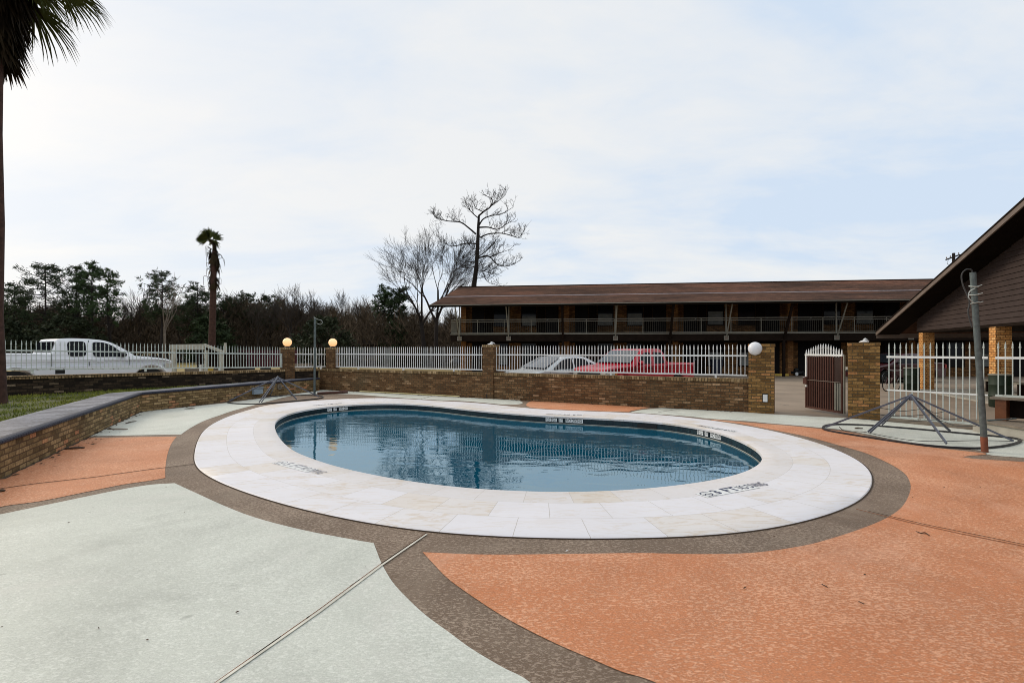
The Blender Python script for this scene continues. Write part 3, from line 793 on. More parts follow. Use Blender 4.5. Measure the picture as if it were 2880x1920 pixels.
for f_ in (.35, .5, .65, .8):
    a_ = apR.lerp(G(2324, 1206), f_); b_ = apR.lerp(G(2444, 1223), f_); c_ = apR.lerp(G(2662, 1255), f_); d2 = apR.lerp(G(2854, 1247), f_); e_ = apR.lerp(G(2672, 1218), f_)
    dn = Vector((0, 0, -.05))
    if f_ < .75: wl.append([a_, a_.lerp(e_, .5)+dn, e_, e_.lerp(d2, .5)+dn, d2])
wl.append([G(2360, 1200, .2), G(2380, 1212, .1), G(2430, 1214, .08), G(2500, 1228, .03), G(2600, 1240, .03), G(2760, 1238, .04), G(2850, 1240, .04)])
parasol('large collapsed parasol frame beside the leaning pole, standing on the deck', apR, RR,
        [(G(2324, 1206), True), (G(2444, 1222), True), (G(2662, 1255), False), (G(2672, 1219), False), (G(2850, 1247), True), (G(2481, 1200), False)], wl)
RL = [G(640, 1131), G(652, 1135.5), G(690, 1137), G(740, 1136.5), G(800, 1131.5), G(860, 1126), G(900, 1121), G(908, 1117), G(900, 1114), G(860, 1112.5), G(800, 1113.5), G(730, 1117), G(670, 1124)]
apL = Vector((-7.55, 16.5, .72))
parasol('collapsed parasol frame beside the straight pole, in front of the low wall', apL, RL,
        [(G(645, 1131), False), (G(732, 1135.5), True), (G(834, 1127), False), (G(897, 1119), False), (G(760, 1115.5), False)],
        [[apL.lerp(G(645, 1131), .5), apL.lerp(G(760, 1115), .5)+Vector((0, 0, -.05)), apL.lerp(G(897, 1119), .5)], [apL.lerp(G(645, 1131), .75), apL.lerp(G(732, 1135), .75)+Vector((0, 0, -.04)), apL.lerp(G(834, 1127), .75)]])
# poles
b0 = G(2770, 1270); tp = P(2736, 766, 7.95)
t = thing('steel_pole', 'leaning grey steel pole with rusty red foot and cable ties, at the right', 'pole', b0)
dv = tp-b0
m = MB(); m.tube([dv*.085, dv*.5, dv], [.043, .042, .041], 14); m.build('shaft', m_galv, t, smoothang=60)
MB().tube([Vector((0, 0, -.02)), dv*.085], [.046, .0445], 14).build('foot', m_rust, t, smoothang=60)
m = MB(); m.tube(catmull([dv+Vector((0, 0, -.05)), dv+Vector((-.02, 0, .035)), dv+Vector((-.12, -.02, .04)), dv+Vector((-.19, -.02, -.04)), dv+Vector((-.17, -.02, -.2)), dv+Vector((-.08, -.03, -.45)), dv+Vector((-.10, -.03, -.62)), dv+Vector((-.05, -.04, -.85))], 6), .011, 6)
m.build('cable', m_wire, t, smoothang=80)
for k_, z_ in enumerate((.215, .34, .47)):
    q = dv*(1-z_*.36); m = MB()
    m.tube([q+Vector((.056*math.cos(a), .056*math.sin(a), .012*math.sin(a+k_))) for a in [i*.52 for i in range(12)]], .008, 5, closed=True)
    m.tube([q+Vector((.05, -.02, 0)), q+Vector((.11, -.02, .02))], .007, 5); m.build('cable_tie', m_cable, t)
m = MB(); q = dv*.91; m.tube(catmull([q+Vector((-.02, -.045, 0)), q+Vector((-.10, -.04, -.05)), q+Vector((-.12, -.04, -.14)), q+Vector((-.05, -.045, -.22))], 6), .008, 5); m.build('loose_wire', m_cable, t)
b0 = G(884.5, 1108.8); H_ = 2.71
t = thing('steel_pole', 'upright galvanised steel pole between the two lit lamps', 'pole', b0)
MB().tube([(0, 0, 0), (.01, 0, 1.2), (.02, 0, H_)], .04, 12).build('shaft', m_galv, t, smoothang=60)
m = MB(); m.tube(catmull([(.02, 0, H_-.05), (-.02, 0, H_+.06), (.03, 0, H_+.03), (.12, .02, H_-.02), (.24, .02, H_-.05), (.27, .02, H_-.14), (.20, .02, H_-.2), (.08, 0, H_-.16)], 6), .009, 5); m.build('cable', m_cable, t)

# ---------------------------------------------------------------- small things on the deck and walls
def bar_thing(name, label, cat, a, b, r, mat, n=8):
    a, b = Vector(a), Vector(b); m = MB(); m.tube([a, a.lerp(b, .5), b], r, n)
    return tag(m.build(name, mat, origin=a, smoothang=60), label, cat)
bar_thing('pvc_pipe', 'long yellowed plastic pipe lying at the foot of the back wall', 'pipe', bl(-5.75)+bn*.06+Vector((0, 0, .03)), bl(-1.75)+bn*.05+Vector((0, 0, .03)), .022, m_pvc)
a_, b_ = G(893, 1109.5), G(977, 1105.5); a_.z = b_.z = .05
t = thing('pole_section', 'brown pole section lying on the deck right of the upright pole', 'pole', a_)
MB().tube([(0, 0, 0), (b_-a_)*.82], .045, 8).build('shaft', m_brown, t, smoothang=60)
MB().tube([(b_-a_)*.82, (b_-a_)], .062, 8).build('socket', m_brown, t, smoothang=60)
def outlet(label, pos, ang, w_, h_):
    t = thing('outlet_box', label, 'outlet', pos, ang)
    MB().box(-w_/2, w_/2, -.05, 0, 0, h_).build('cover', m_plate, t)
    MB().box(-w_/2-.015, w_/2+.015, -.018, 0, -.015, h_+.015).build('back_plate', m_black, t)
    return t
q = bl(6.38)+bn*.112; outlet('white outlet box low on the gate pillar under the globe', (q.x, q.y, .30), bang, .10, .18)
q = bl(-.80)+bn*.002; t = outlet('small white outlet box with a cord on the back wall below the middle pillar', (q.x, q.y, .30), bang, .075, .16)
m = MB(); m.tube(catmull([(0, -.03, 0), (.02, -.05, -.1), (-.01, -.06, -.2), (.03, -.08, -.28)], 5), .012, 5); m.build('cord', m_black, t)
for px, py, lab, col, w_ in ((718, 1098, 'pale blue utility box on the low wall behind the left parasol frame', m_bluebox, .26),):
    pass
d25 = (base_pts[5]-base_pts[3]).normalized(); pang = math.atan2(d25.y, d25.x)
n25 = Vector((d25.y, -d25.x, 0))
q = on_line(722, base_pts[3], d25)+n25*.003
t = thing('utility_box', 'pale blue utility box on the low wall behind the left parasol frame', 'box', (q.x, q.y, .13), pang)
MB().box(-.21, .21, -.07, 0, 0, .2).build('cover', m_bluebox, t); MB().box(-.23, .23, -.085, 0, .2, .225).build('lid', m_bluebox, t)
q = on_line(783, base_pts[3], d25)+n25*.003
t = thing('pipe_outlet', 'round grey pipe outlet in the low wall behind the left parasol frame', 'pipe outlet', (q.x, q.y, .3), pang)
MB().lathe([(.10, -.03), (.10, 0), (.07, 0), (.07, -.03)], 16, (0, -.03, 0), 'Y').build('rim', m_oldwood, t)
MB().lathe([(.068, -.005), (.068, 0)], 14, (0, -.012, 0), 'Y').build('mouth', m_black, t)

def scrap(name, label, cat, px0, py0, px1, py1, w_, h_, mat, curl=.0):
    a, b = G(px0, py0), G(px1, py1); d = (b-a); n = Vector((-d.y, d.x, 0)).normalized(); m = MB(); vs = []
    K = 6
    for i in range(K+1):
        t_ = i/K; c = a+d*t_; ww = w_*(.35+.65*math.sin(math.pi*min(.98, max(.04, t_))))*.5
        z = .008+curl*math.sin(math.pi*t_)*.5
        for (s_, zz) in ((-1, 0), (1, 0), (1, h_), (-1, h_)): vs.append((c.x+n.x*ww*s_, c.y+n.y*ww*s_, z+zz))
    m.add(vs, [(i*4+k, i*4+(k+1) % 4, i*4+4+(k+1) % 4, i*4+4+k) for i in range(K) for k in range(4)]+[(3, 2, 1, 0), tuple(K*4+k for k in range(4))])
    return tag(m.build(name, mat, origin=a), label, cat)
scrap('wood_scrap', 'flat brown board scrap lying on the mint deck near the low wall', 'board', 303, 1207, 357, 1208.5, .10, .012, m_oldwood)
scrap('palm_husk', 'thin dried husk lying on the mint deck in front of the low wall', 'husk', 352, 1192, 383, 1184.5, .05, .006, m_leaf, .02)
scrap('palm_husk', 'dark dried husk lying on the terracotta deck beside the low wall', 'husk', 183, 1263.5, 238, 1260.5, .09, .012, m_leaf, .02)
scrap('dead_leaf', 'dead leaf on the terracotta deck at the left edge', 'leaf', -12, 1384, 14, 1382, .07, .008, m_leaf, .02)
scrap('dead_leaf', 'dead leaf on the mint deck close to the left parasol frame', 'leaf', 520, 1150, 548, 1149.5, .10, .008, m_leaf, .02)
scrap('dead_leaf', 'dead leaf inside the ring of the right parasol frame', 'leaf', 2405, 1206, 2426, 1205.5, .06, .012, m_leaf, .02)
m = MB(); a_ = G(2576, 1497); m.tube(catmull([a_, G(2590, 1502), G(2602, 1501), G(2614, 1509)], 5), [.003+.002*math.sin(i*.2) for i in range(16)], 5)
m.v = [(v[0], v[1], v[2]+.012) for v in m.v]; tag(m.build('twig', m_leaf, origin=a_), 'curved brown twig on the terracotta deck at the right', 'twig')
for (px, py, lab) in ((2655, 1373, 'tiny dark leaf on the terracotta deck right of the pool'), (2094, 1657, 'tiny dark leaf on the terracotta deck in the right foreground'), (667, 1725, 'tiny dark speck of leaf on the mint deck beside the joint'), (1594, 1552, 'small pale leaf on the brown band at the near edge of the pool')):
    a_ = G(px, py); m = MB()
    m.add([(-.012, 0, 0), (0, -.006, .002), (.014, .001, .006), (0, .006, .002), (0, 0, .009)], [(0, 1, 4), (1, 2, 4), (2, 3, 4), (3, 0, 4), (3, 2, 1, 0)])
    o = m.build('fallen_leaf', m_plate if 'pale' in lab else m_leaf); o.location = (a_.x, a_.y, .009); tag(o, lab, 'leaf')
# more winter litter blown against the deck and along the walls
rng = random.Random(9); m = MB()
for _ in range(650):
    r_ = rng.random()
    if r_ < .45:
        c = bl(rng.uniform(-7, 5.8))+bn*abs(rng.gauss(0, .1))
    elif r_ < .75:
        i_ = rng.choice((1, 2, 3, 4)); c = base_pts[i_].lerp(base_pts[min(5, i_+1)], rng.random()); c = c+Vector((abs(rng.gauss(0, .15)), 0, 0))
    else: c = Vector((rng.uniform(-5, 7), rng.uniform(2.5, 9), 0)); c = c if not in_poly(c.x, c.y, [(p.x, p.y) for p in outer]) else bl(rng.uniform(-6, 5))+bn*.05
    s_ = rng.uniform(.004, .014) if r_ >= .75 else rng.uniform(.01, .05); a = rng.uniform(0, 6.28)
    u = Vector((math.cos(a), math.sin(a), 0))*s_; v_ = Vector((-math.sin(a), math.cos(a), 0))*s_*.35; c.z = .010
    m.add([c-u, c+v_+Vector((0, 0, s_*.3)), c+u+Vector((0, 0, s_*.2)), c-v_], [(0, 1, 2, 3)])
tag(m.build('leaf_litter', m_leaf), 'fine dead leaf litter along the walls and deck', 'leaf litter', kind='stuff')

# ---------------------------------------------------------------- depth markers
def text_mb(txt, size, M, bold=.010):
    cu = bpy.data.curves.new('txt', 'FONT'); cu.body = txt; cu.size = size; cu.align_x = 'LEFT'; cu.resolution_u = 4; cu.offset = size*bold; cu.space_character = 1.0+2.2*bold
    ob = bpy.data.objects.new('txt', cu); C.objects.link(ob)
    bpy.context.view_layer.update()
    me = bpy.data.meshes.new_from_object(ob.evaluated_get(bpy.context.evaluated_depsgraph_get()))
    m = MB(); m.v = [tuple(M @ v.co) for v in me.vertices]; m.f = [tuple(p.vertices) for p in me.polygons]
    wdt = max((v.co.x for v in me.vertices), default=0)
    bpy.data.objects.remove(ob); bpy.data.meshes.remove(me); bpy.data.curves.remove(cu)
    return m, wdt
def nodive(m, c, r, th_=.01):
    n = 22
    for (r0_, r1_) in ((r*.84, r),):
        vs = [(c[0]+q*math.cos(6.2832*i/n), c[1]+q*math.sin(6.2832*i/n), c[2]) for i in range(n) for q in (r0_, r1_)]
        m.add(vs, [(2*i, 2*i+1, (2*i+3) % (2*n), (2*i+2) % (2*n)) for i in range(n)])
    for (a, b, w_) in (((-.6, .6), (.6, -.6), .12), ((-.45, -.15), (.2, .12), .13), ((.2, .12), (.45, -.25), .10), ((-.45, -.15), (-.6, -.4), .1)):
        d = Vector((b[0]-a[0], b[1]-a[1])).normalized()*w_*.5*r; nx, ny = -d.y, d.x
        m.add([(c[0]+a[0]*r+nx, c[1]+a[1]*r+ny, c[2]+.0004), (c[0]+b[0]*r+nx, c[1]+b[1]*r+ny, c[2]+.0004), (c[0]+b[0]*r-nx, c[1]+b[1]*r-ny, c[2]+.0004), (c[0]+a[0]*r-nx, c[1]+a[1]*r-ny, c[2]+.0004)], [(0, 1, 2, 3)])
    return m
def marker(label, pos, ang, depth_txt, scale=1.0, ink=None):
    ink = ink or m_text
    t = thing('depth_marker', label, 'depth marker', (pos.x, pos.y, CT+.002), ang, 'depth markers on the pool coping')
    s = scale
    MB().box(0, .80*s, -.005*s, .155*s, 0, .003).build('tile_plate', m_plate, t)
    tr = Matrix.Translation((.185*s, .028*s, .0045))
    b, w1 = text_mb(depth_txt, .185*s, tr, .026); b.build('depth_lettering', ink, t)
    tr2 = Matrix.Translation((.20*s+w1, .03*s, .0045)) @ Matrix.Scale(.46, 4, (1, 0, 0))
    b2, w2 = text_mb('NO DIVING', .175*s, tr2); b2.build('warning_lettering', ink, t)
    m = MB(); nodive(m, (.09*s, .085*s, .0045), .068*s); m.build('no_diving_symbol', ink, t)
    b3, _ = text_mb('NO DIVING', .026*s, Matrix.Translation((.03*s, -.0*s, .0045))); b3.build('small_lettering', ink, t)
    return t
def ang_of(p, q): return math.atan2(q.y-p.y, q.x-p.x)
a_, b_ = G(1988, 1399, CT), G(2137, 1371, CT)
marker('depth marker reading 3 FT on the near right of the coping', a_, ang_of(a_, b_), '3 FT', (b_-a_).length/.80)
a_, b_ = G(765, 1302, CT), G(842, 1322, CT)
marker('depth marker reading 5 FT on the near left of the coping', a_, ang_of(a_, b_), '5 FT', 1.1, m_textf)
for (x0, y0, x1, y1, tx, lab) in ((1640, 1166, 1560, 1164, '3 FT', 'depth marker on the far coping at the narrow waist of the pool'), (2076, 1213, 1996, 1200, '3 FT', 'depth marker on the far right of the coping below the gate pillar'), (960, 1133, 902, 1137.5, '5 FT', 'depth marker on the far left of the coping near the upright pole')):
    a_, b_ = G(x0, y0, CT), G(x1, y1, CT); marker(lab, a_, ang_of(a_, b_), tx, .9)
def rim_marker(label, px, tx):
    # white tile strip set in the dark rim, facing the near side of the pool
    best = min(range(240), key=lambda i: abs((inner[i].x/inner[i].y*F+CX)-px)+(1e6 if inner[i].y < 8.2 else 0))
    p = inner[best]; n = nrm[best]; tdir = Vector((n.y, -n.x, 0))
    if tdir.x < 0: tdir = -tdir
    ang = math.atan2(tdir.y, tdir.x)
    q = p-n*.004-tdir*.45
    t = thing('rim_marker', label, 'depth marker', (q.x, q.y, -.125), ang, 'depth tiles on the pool rim')
    for (x0, x1) in ((0, .13), (.15, .28), (.33, .43), (.50, .92)): MB().box(x0, x1, -.006, 0, 0, .082).build('tile', m_plate, t)
    E_ = Matrix.Translation((0, -.0075, 0)) @ Matrix.Rotation(R(90), 4, 'X')
    b, _ = text_mb(tx, .085, E_ @ Matrix.Translation((.335, .022, 0)) @ Matrix.Scale(.6, 4, (1, 0, 0))); b.build('depth_lettering', m_textw, t)
    b, _ = text_mb('NO DIVING', .10, E_ @ Matrix.Translation((.51, .017, 0)) @ Matrix.Scale(.72, 4, (1, 0, 0))); b.build('warning_lettering', m_textw, t)
    m = MB(); m.M = E_; nodive(m, (.065, .05, 0), .045); nodive(m, (.215, .05, 0), .045); m.build('no_diving_symbol', m_textw, t)
rim_marker('white depth tiles in the dark rim at the waist of the pool', 1585, '3 FT')
rim_marker('white depth tiles in the dark rim at the right end of the pool', 1990, '3 FT')
rim_marker('white depth tiles in the dark rim at the far left of the pool', 952, '5 FT')
sk = min(range(240), key=lambda i: abs((inner[i].x/inner[i].y*F+CX)-1815)+(1e6 if inner[i].y < 8.2 else 0))
p = inner[sk]; n = nrm[sk]; t = thing('skimmer_opening', 'black skimmer opening in the dark pool rim', 'skimmer', (p.x-n.x*.004, p.y-n.y*.004, -.15), math.atan2(-n.x, n.y))
MB().box(-.22, .22, -.006, .004, 0, .10).build('mouth', m_black, t); MB().box(-.24, .24, -.012, -.004, .10, .115).build('lip', m_ptile, t)

# ---------------------------------------------------------------- ledge and bench at the right
m = MB(); m.prism([(8.86, 6.4), (12.5, 6.4), (12.5, 8.2), (10.3, 9.3), (9.3, 10.0), (8.98, 9.98)], 0, .20)
t = thing('concrete_ledge', 'raised pale concrete ledge under the wooden bench at the right edge', 'ledge', (0, 0, 0))
m.build('body', m_ledge, t)
m = MB(); m.prism([(8.82, 6.36), (12.5, 6.36), (12.5, 8.2), (10.3, 9.35), (9.3, 10.04), (8.94, 10.02)], .20, .235); m.build('top_slab', m_oldwood, t)
t = thing('wooden_bench', 'reddish wooden bench with thick top on the concrete ledge', 'bench', (9.45, 10.0, .237), math.atan2(-1.5, 1.1))
MB().box(-.05, 1.9, -.22, .22, .40, .445).build('bench_top', m_oldwood, t)
MB().box(.02, .18, -.18, .18, 0, .40).build('leg', m_wood, t); MB().box(1.6, 1.78, -.18, .18, 0, .40).build('leg', m_wood, t)
MB().box(.181, 1.599, .10, .13, .04, .40).build('back_panel', m_dkbrown, t)
m = MB(); a_ = Vector((9.05, 9.75, .25)); m.tube([a_, a_+Vector((.25, -.1, .03)), a_+Vector((.45, -.1, .05))], [.02, .012, .016], 6)
tag(m.build('hose_nozzle', m_galv, origin=a_), 'small grey hose nozzle on the concrete ledge behind the leaning pole', 'nozzle')

# ---------------------------------------------------------------- motel
MS = .13; mang = -math.atan(MS)
motel = thing('motel_building', 'long two storey brick motel with brown shingle roof and balcony', 'building', (-3.4, 34.95, 0), mang)
ML = 36.0; PER = 6.95; OFF = .15; EAVE = -3.45; BAL = -1.75
FL = 2.62; CEI = 4.95
def mpart(name, mb_, mat, parent=None, **k): return mb_.build(name, mat, parent or motel, **k)
wallm = MB(); wallm.box(0, ML, 0, 7.2, 0, CEI); mpart('wall', wallm, m_brick_motel_shaded)
# rooms: pier, door, panel, window, brick, window, panel, door, pier
for fl, z0 in ((0, 0.0), (1, FL)):
    top = z0+2.08
    i = 0
    while OFF+i*PER < ML-4:
        x = OFF+i*PER
        for (dx, side) in ((.55, 1), (PER-.55-.85, -1)):
            m = MB(); m.box(x+dx, x+dx+.85, -.035, -.001, z0+.03, top); d = mpart('door', m, m_door)
            hx = x+dx+(.75 if side > 0 else .1)
            mm = MB(); mm.lathe([(.025, 0), (.03, .03), (.012, .06)], 8, (hx, -.04, z0+1.0), 'Y'); mm.build('handle', m_alloy, d)
        for dx in (2.0, PER-2.0-1.05):
            m = MB()
            for (a, b, c, d) in ((0, 1.05, z0+.55, z0+.60), (0, 1.05, top-.05, top), (0, .05, z0+.60, top-.05), (1.0, 1.05, z0+.60, top-.05)): m.box(x+dx+a, x+dx+b, -.05, -.001, c, d)
            f_ = mpart('window', m, m_dkbrown)
            MB().box(x+dx+.05, x+dx+1.0, -.02, -.001, z0+.60, top-.05).build('pane', m_glass, f_)
            if (i+int(dx)+fl) % 3 != 0: MB().box(x+dx+.07, x+dx+.98, -.026, -.021, z0+.62, z0+1.25+.1*((i*7) % 3)).build('curtain', m_curtain, f_)
        for dx, w_ in ((1.42, .55), (PER-1.42-.55, .55)):
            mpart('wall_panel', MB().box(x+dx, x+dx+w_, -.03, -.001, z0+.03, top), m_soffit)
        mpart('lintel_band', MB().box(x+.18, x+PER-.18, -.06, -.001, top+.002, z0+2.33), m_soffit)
        i += 1
    for j in range(i+1):
        x = OFF+j*PER
        mpart('pier', MB().box(x-.17, x+.17, -.28, .0, z0, z0+2.32), m_brick_motel_lit)
mpart('balcony_deck', MB().box(-.35, ML, BAL, -.001, FL-.46, FL), m_dkbrown)
mpart('deck_edge', MB().box(-.38, ML, BAL-.035, BAL-.002, FL-.035, FL+.02), m_cream)
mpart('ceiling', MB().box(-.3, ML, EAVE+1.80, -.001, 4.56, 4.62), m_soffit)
# railing
m = MB(); m.bar((-.33, BAL+.05, FL+.93), (ML, BAL+.05, FL+.93), .045, .05); m.bar((-.33, BAL+.05, FL+.80), (ML, BAL+.05, FL+.80), .035, .04); mpart('handrail', m, m_cream)
mpart('bottom_rail', MB().bar((-.33, BAL+.05, FL+.07), (ML, BAL+.05, FL+.07), .035, .04), m_cream)
m = MB(); m.bar((-.33, BAL+.05, FL+.93), (-.33, -.05, FL+.93), .045, .05); m.bar((-.33, BAL+.05, FL+.07), (-.33, -.05, FL+.07), .035, .04)
for k in range(14): m.bar((-.33, BAL+.1+k*.12, FL+.07), (-.33, BAL+.1+k*.12, FL+.93), .016)
mpart('end_railing', m, m_cream)
xs = []
x = -.33
while x < ML: xs.append(x); x += PER/4
for a, b in zip(xs[:-1], xs[1:]):
    m = MB(); nb = 15
    for k in range(1, nb): q = a+(b-a)*k/nb; m.bar((q, BAL+.05, FL+.07), (q, BAL+.05, FL+.80), .013)
    mpart('baluster_panel', m, plain('dim_cream', (.085, .08, .065), .6) if a < xs[0]+.1 else bpy.data.materials['dim_cream'])
    mpart('rail_post', MB().box(b-.02, b+.02, BAL+.03, BAL+.07, FL, FL+.95), m_cream)
# posts and raking struts with plates
def eave_pt(x): return Vector((x, EAVE+.35, 4.36))
for px, kind in ((1293, 'w'), (1431, 'w'), (1583, 'd'), (1731, 'w'), (1884, 'd'), (2042, 'w'), (2205, 'd'), (2352, 'w'), (2560, 'w')):
    # column of the photo -> distance along the facade
    k_ = (px-CX)/F; c, s = math.cos(mang), math.sin(mang)
    # world = loc + R*(x, BAL)
    ax, ay = -3.4-s*BAL, 34.95+c*BAL
    xx = (k_*ay-ax)/(c-k_*s)
    if kind == 'w':
        mpart('post', MB().box(xx-.035, xx+.035, BAL-.03, BAL+.04, FL+.021, 4.62), m_cream)
        mpart('raking_strut', MB().bar((xx, BAL-.08, FL-.25), (xx, EAVE+.33, 4.44), .06, .06), m_cream)
        pl = mpart('bracket_plate', MB().box(xx-.14, xx+.14, BAL-.09, BAL-.036, FL-.42, FL-.14), m_cream)
        MB().box(xx-.09, xx+.09, BAL-.10, BAL-.091, FL-.37, FL-.19).build('plate_rib', m_fascia, pl)
    else:
        mpart('raking_strut', MB().bar((xx, BAL-.07, FL-.3), (xx, EAVE+.33, 4.44), .13, .10), m_dkbrown)
        mpart('column', MB().box(xx-.07, xx+.07, BAL-.02, BAL+.12, 0, FL-.46), m_dkbrown)
# roof
RO = -1.25; RD = 4.15
rp = [(EAVE, 4.40), (EAVE+3.36, 5.22), (RD, 6.42), (EAVE+12.5, 5.2), (EAVE+15.2, 4.4)]
def slab(ptsyz, x0, x1, th_):
    m = MB()
    for (a, b) in zip(ptsyz[:-1], ptsyz[1:]):
        vs = [(x, y, z+dz) for x in (x0, x1) for (y, z, dz) in ((a[0], a[1], 0), (b[0], b[1], 0), (b[0], b[1], -th_), (a[0], a[1], -th_))]
        m.add(vs, [(0, 1, 2, 3), (7, 6, 5, 4), (0, 4, 5, 1), (2, 6, 7, 3), (1, 5, 6, 2), (3, 7, 4, 0)])
    return m
roofo = mpart('roof', slab(rp, RO, ML+1, .12), m_roof)
rm_ = MB(); rm_.box(RO, ML+1, RD-.12, RD+.12, 6.40, 6.455); rm_.build('ridge_cap', m_dkbrown, roofo)
y1_, z1_ = rp[1]
MB().box(RO-.02, ML+1, y1_-.05, y1_+.05, z1_-.004, z1_+.045).build('flashing_strip', plain('pale_flashing', (.45, .40, .42), .5), roofo)
mpart('fascia', MB().box(RO-.02, ML+1, EAVE-.04, EAVE-.002, 4.24, 4.40), m_soffit)
mpart('gutter', MB().box(RO-.02, ML+1, EAVE-.10, EAVE-.041, 4.345, 4.385), m_cream)
# sloping soffit and gable end
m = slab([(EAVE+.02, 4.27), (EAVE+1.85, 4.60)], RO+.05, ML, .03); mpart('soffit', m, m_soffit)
m = MB(); m.add([(-.02, -.0, CEI), (-.02, 7.2, CEI), (-.02, EAVE+12.4, 5.0), (-.02, RD, 6.25), (-.02, -.1, 5.02)], [(0, 1, 2, 3, 4)]); mpart('gable_end', m, m_soffit)

# ---------------------------------------------------------------- gabled building at the right
u = Vector((-.342, -.94, 0)).normalized(); gang = math.atan2(u.y, u.x)
off = thing('gabled_building', 'brown gabled building with clapboard siding and brick porch columns', 'building', (16.3, 20.4, 0), gang)
SL = .258
def rz(x): return 2.42+(x+2.5)*SL if x < 12 else 2.42+14.5*SL-(x-12)*SL
m = MB()
for (xa, xb) in ((-2.5, 12), (12, 26.5)):
    vs = [(x, y, rz(x)+dz) for x in (xa, xb) for (y, dz) in ((-.8, 0), (14, 0), (14, -.11), (-.8, -.11))]
    m.add(vs, [(0, 1, 2, 3), (7, 6, 5, 4), (0, 4, 5, 1), (2, 6, 7, 3), (1, 5, 6, 2), (3, 7, 4, 0)])
m.build('roof', m_roof, off)
m = MB()
for (xa, xb) in ((-2.5, 12), (12, 26.5)):
    vs = [(x, y, rz(x)+dz) for x in (xa, xb) for (y, dz) in ((-.84, -.03), (-.802, -.03), (-.802, -.17), (-.84, -.17))]
    m.add(vs, [(0, 1, 2, 3), (7, 6, 5, 4), (0, 4, 5, 1), (2, 6, 7, 3), (1, 5, 6, 2), (3, 7, 4, 0)])
m.build('fascia', m_fascia, off)
m = MB()
for (xa, xb) in ((-2.5, 12), (12, 26.5)):
    vs = [(x, y, rz(x)+dz) for x in (xa, xb) for (y, dz) in ((-.86, .012), (-.80, .012), (-.80, -.028), (-.86, -.028))]
    m.add(vs, [(0, 1, 2, 3), (7, 6, 5, 4), (0, 4, 5, 1), (2, 6, 7, 3), (1, 5, 6, 2), (3, 7, 4, 0)])
m.build('drip_edge', m_dkbrown, off)
MB().box(-2.52, -2.48, -.8, 13.9, 2.12, 2.36).build('eave_board', m_fascia, off)
m = MB(); vs = [(x, y, rz(x)-.14) for x in (-2.45, 11.9) for y in (-.79, .02)]; m.add(vs+[(v[0], v[1], v[2]-.02) for v in vs], [(0, 1, 3, 2), (4, 6, 7, 5), (0, 4, 5, 1), (2, 3, 7, 6), (0, 2, 6, 4), (1, 5, 7, 3)]); m.build('soffit', m_soffit, off)
# clapboards
m = MB(); z = 2.36; bh = .155
while z < 6.0:
    za, zb = z, z+bh
    def xl(zz): return max(-.35, (zz+.16-2.42)/SL-2.5)
    xa0, xa1 = xl(za), xl(zb); xe0 = 24-xa0; xe1 = 24-xa1
    if xa1 > 11.8: break
    m.add([(xa0, -.034, za), (xe0, -.034, za), (xe1, -.006, zb), (xa1, -.006, zb), (xa0, .03, za), (xe0, .03, za), (xe1, .03, zb), (xa1, .03, zb)],
          [(0, 1, 2, 3), (4, 7, 6, 5), (0, 4, 5, 1), (1, 5, 6, 2), (2, 6, 7, 3), (3, 7, 4, 0)])
    z += bh
m.build('siding', m_siding, off)
MB().box(-.36, 24.4, -.02, .35, 2.28, 2.36).build('beam', m_dkbrown, off)
for x in (0.02, 5.3, 10.6): MB().box(x-.19, x+.19, -.02, .36, 0, 2.28).build('column', m_brick_org, off)
MB().box(-.4, 24.4, .36, 13.5, 2.30, 2.36).build('porch_ceiling', m_soffit, off)
# porch back wall with openings
m = MB(); y0 = 4.2
for (xa, xb, za, zb) in ((-.4, 1.2, 0, 2.3), (2.6, 4.3, 0, .95), (4.3, 5.1, 0, 2.3), (5.1, 8.2, 0, .75), (8.2, 9.2, 0, 2.3), (10.4, 24, 0, 2.3), (1.2, 10.4, 2.0, 2.3)): m.box(xa, xb, y0, y0+.2, za, zb)
m.build('porch_wall', m_brick_org, off)
MB().box(-.4, 24, y0+.201, 13.4, 0, 2.29).build('core', m_door, off)
for (xa, xb, za) in ((2.6, 4.3, .95), (5.1, 8.2, .75)):
    f_ = MB().box(xa, xb, y0+.02, y0+.06, za, za+.06).build('window', m_fascia, off)
    MB().box(xa, xb, y0+.08, y0+.10, za+.06, 2.0).build('pane', m_glass, f_)
for (xa, xb) in ((1.2, 2.6), (9.2, 10.4)): MB().box(xa+.02, xb-.02, y0+.1, y0+.15, 0, 2.0).build('door', m_door, off)
MB().box(-.5, 24.4, -.3, 4.2, .008, .05).build('porch_floor', m_ledge, off)

# things around the porch, behind the right fence
def barrel(label, pos):
    t = thing('waste_barrel', label, 'barrel', pos, 0, 'green barrels by the porch')
    MB().lathe([(.23, 0), (.25, .03), (.25, .3), (.262, .32), (.25, .34), (.25, .6), (.262, .62), (.25, .64), (.25, .88)], 18).build('drum', m_green, t, smoothang=40)
    MB().lathe([(.262, .88), (.268, .90), (.25, .915)], 18).build('rim', m_cream, t, smoothang=40)
barrel('green barrel left of the far brick porch column', (15.3, 19.6, .01))
barrel('green barrel left of the near brick porch column', (13.55, 14.2, .01))
t = thing('porch_bench', 'long pale bench against the porch wall behind the right fence', 'bench', (17.3, 17.9, .05), gang)
MB().box(-1.2, 1.2, -.2, .2, .40, .45).build('seat', m_cream, t)
for x in (-1.0, 1.0): MB().box(x-.04, x+.04, -.16, .16, 0, .40).build('leg', m_dkbrown, t)
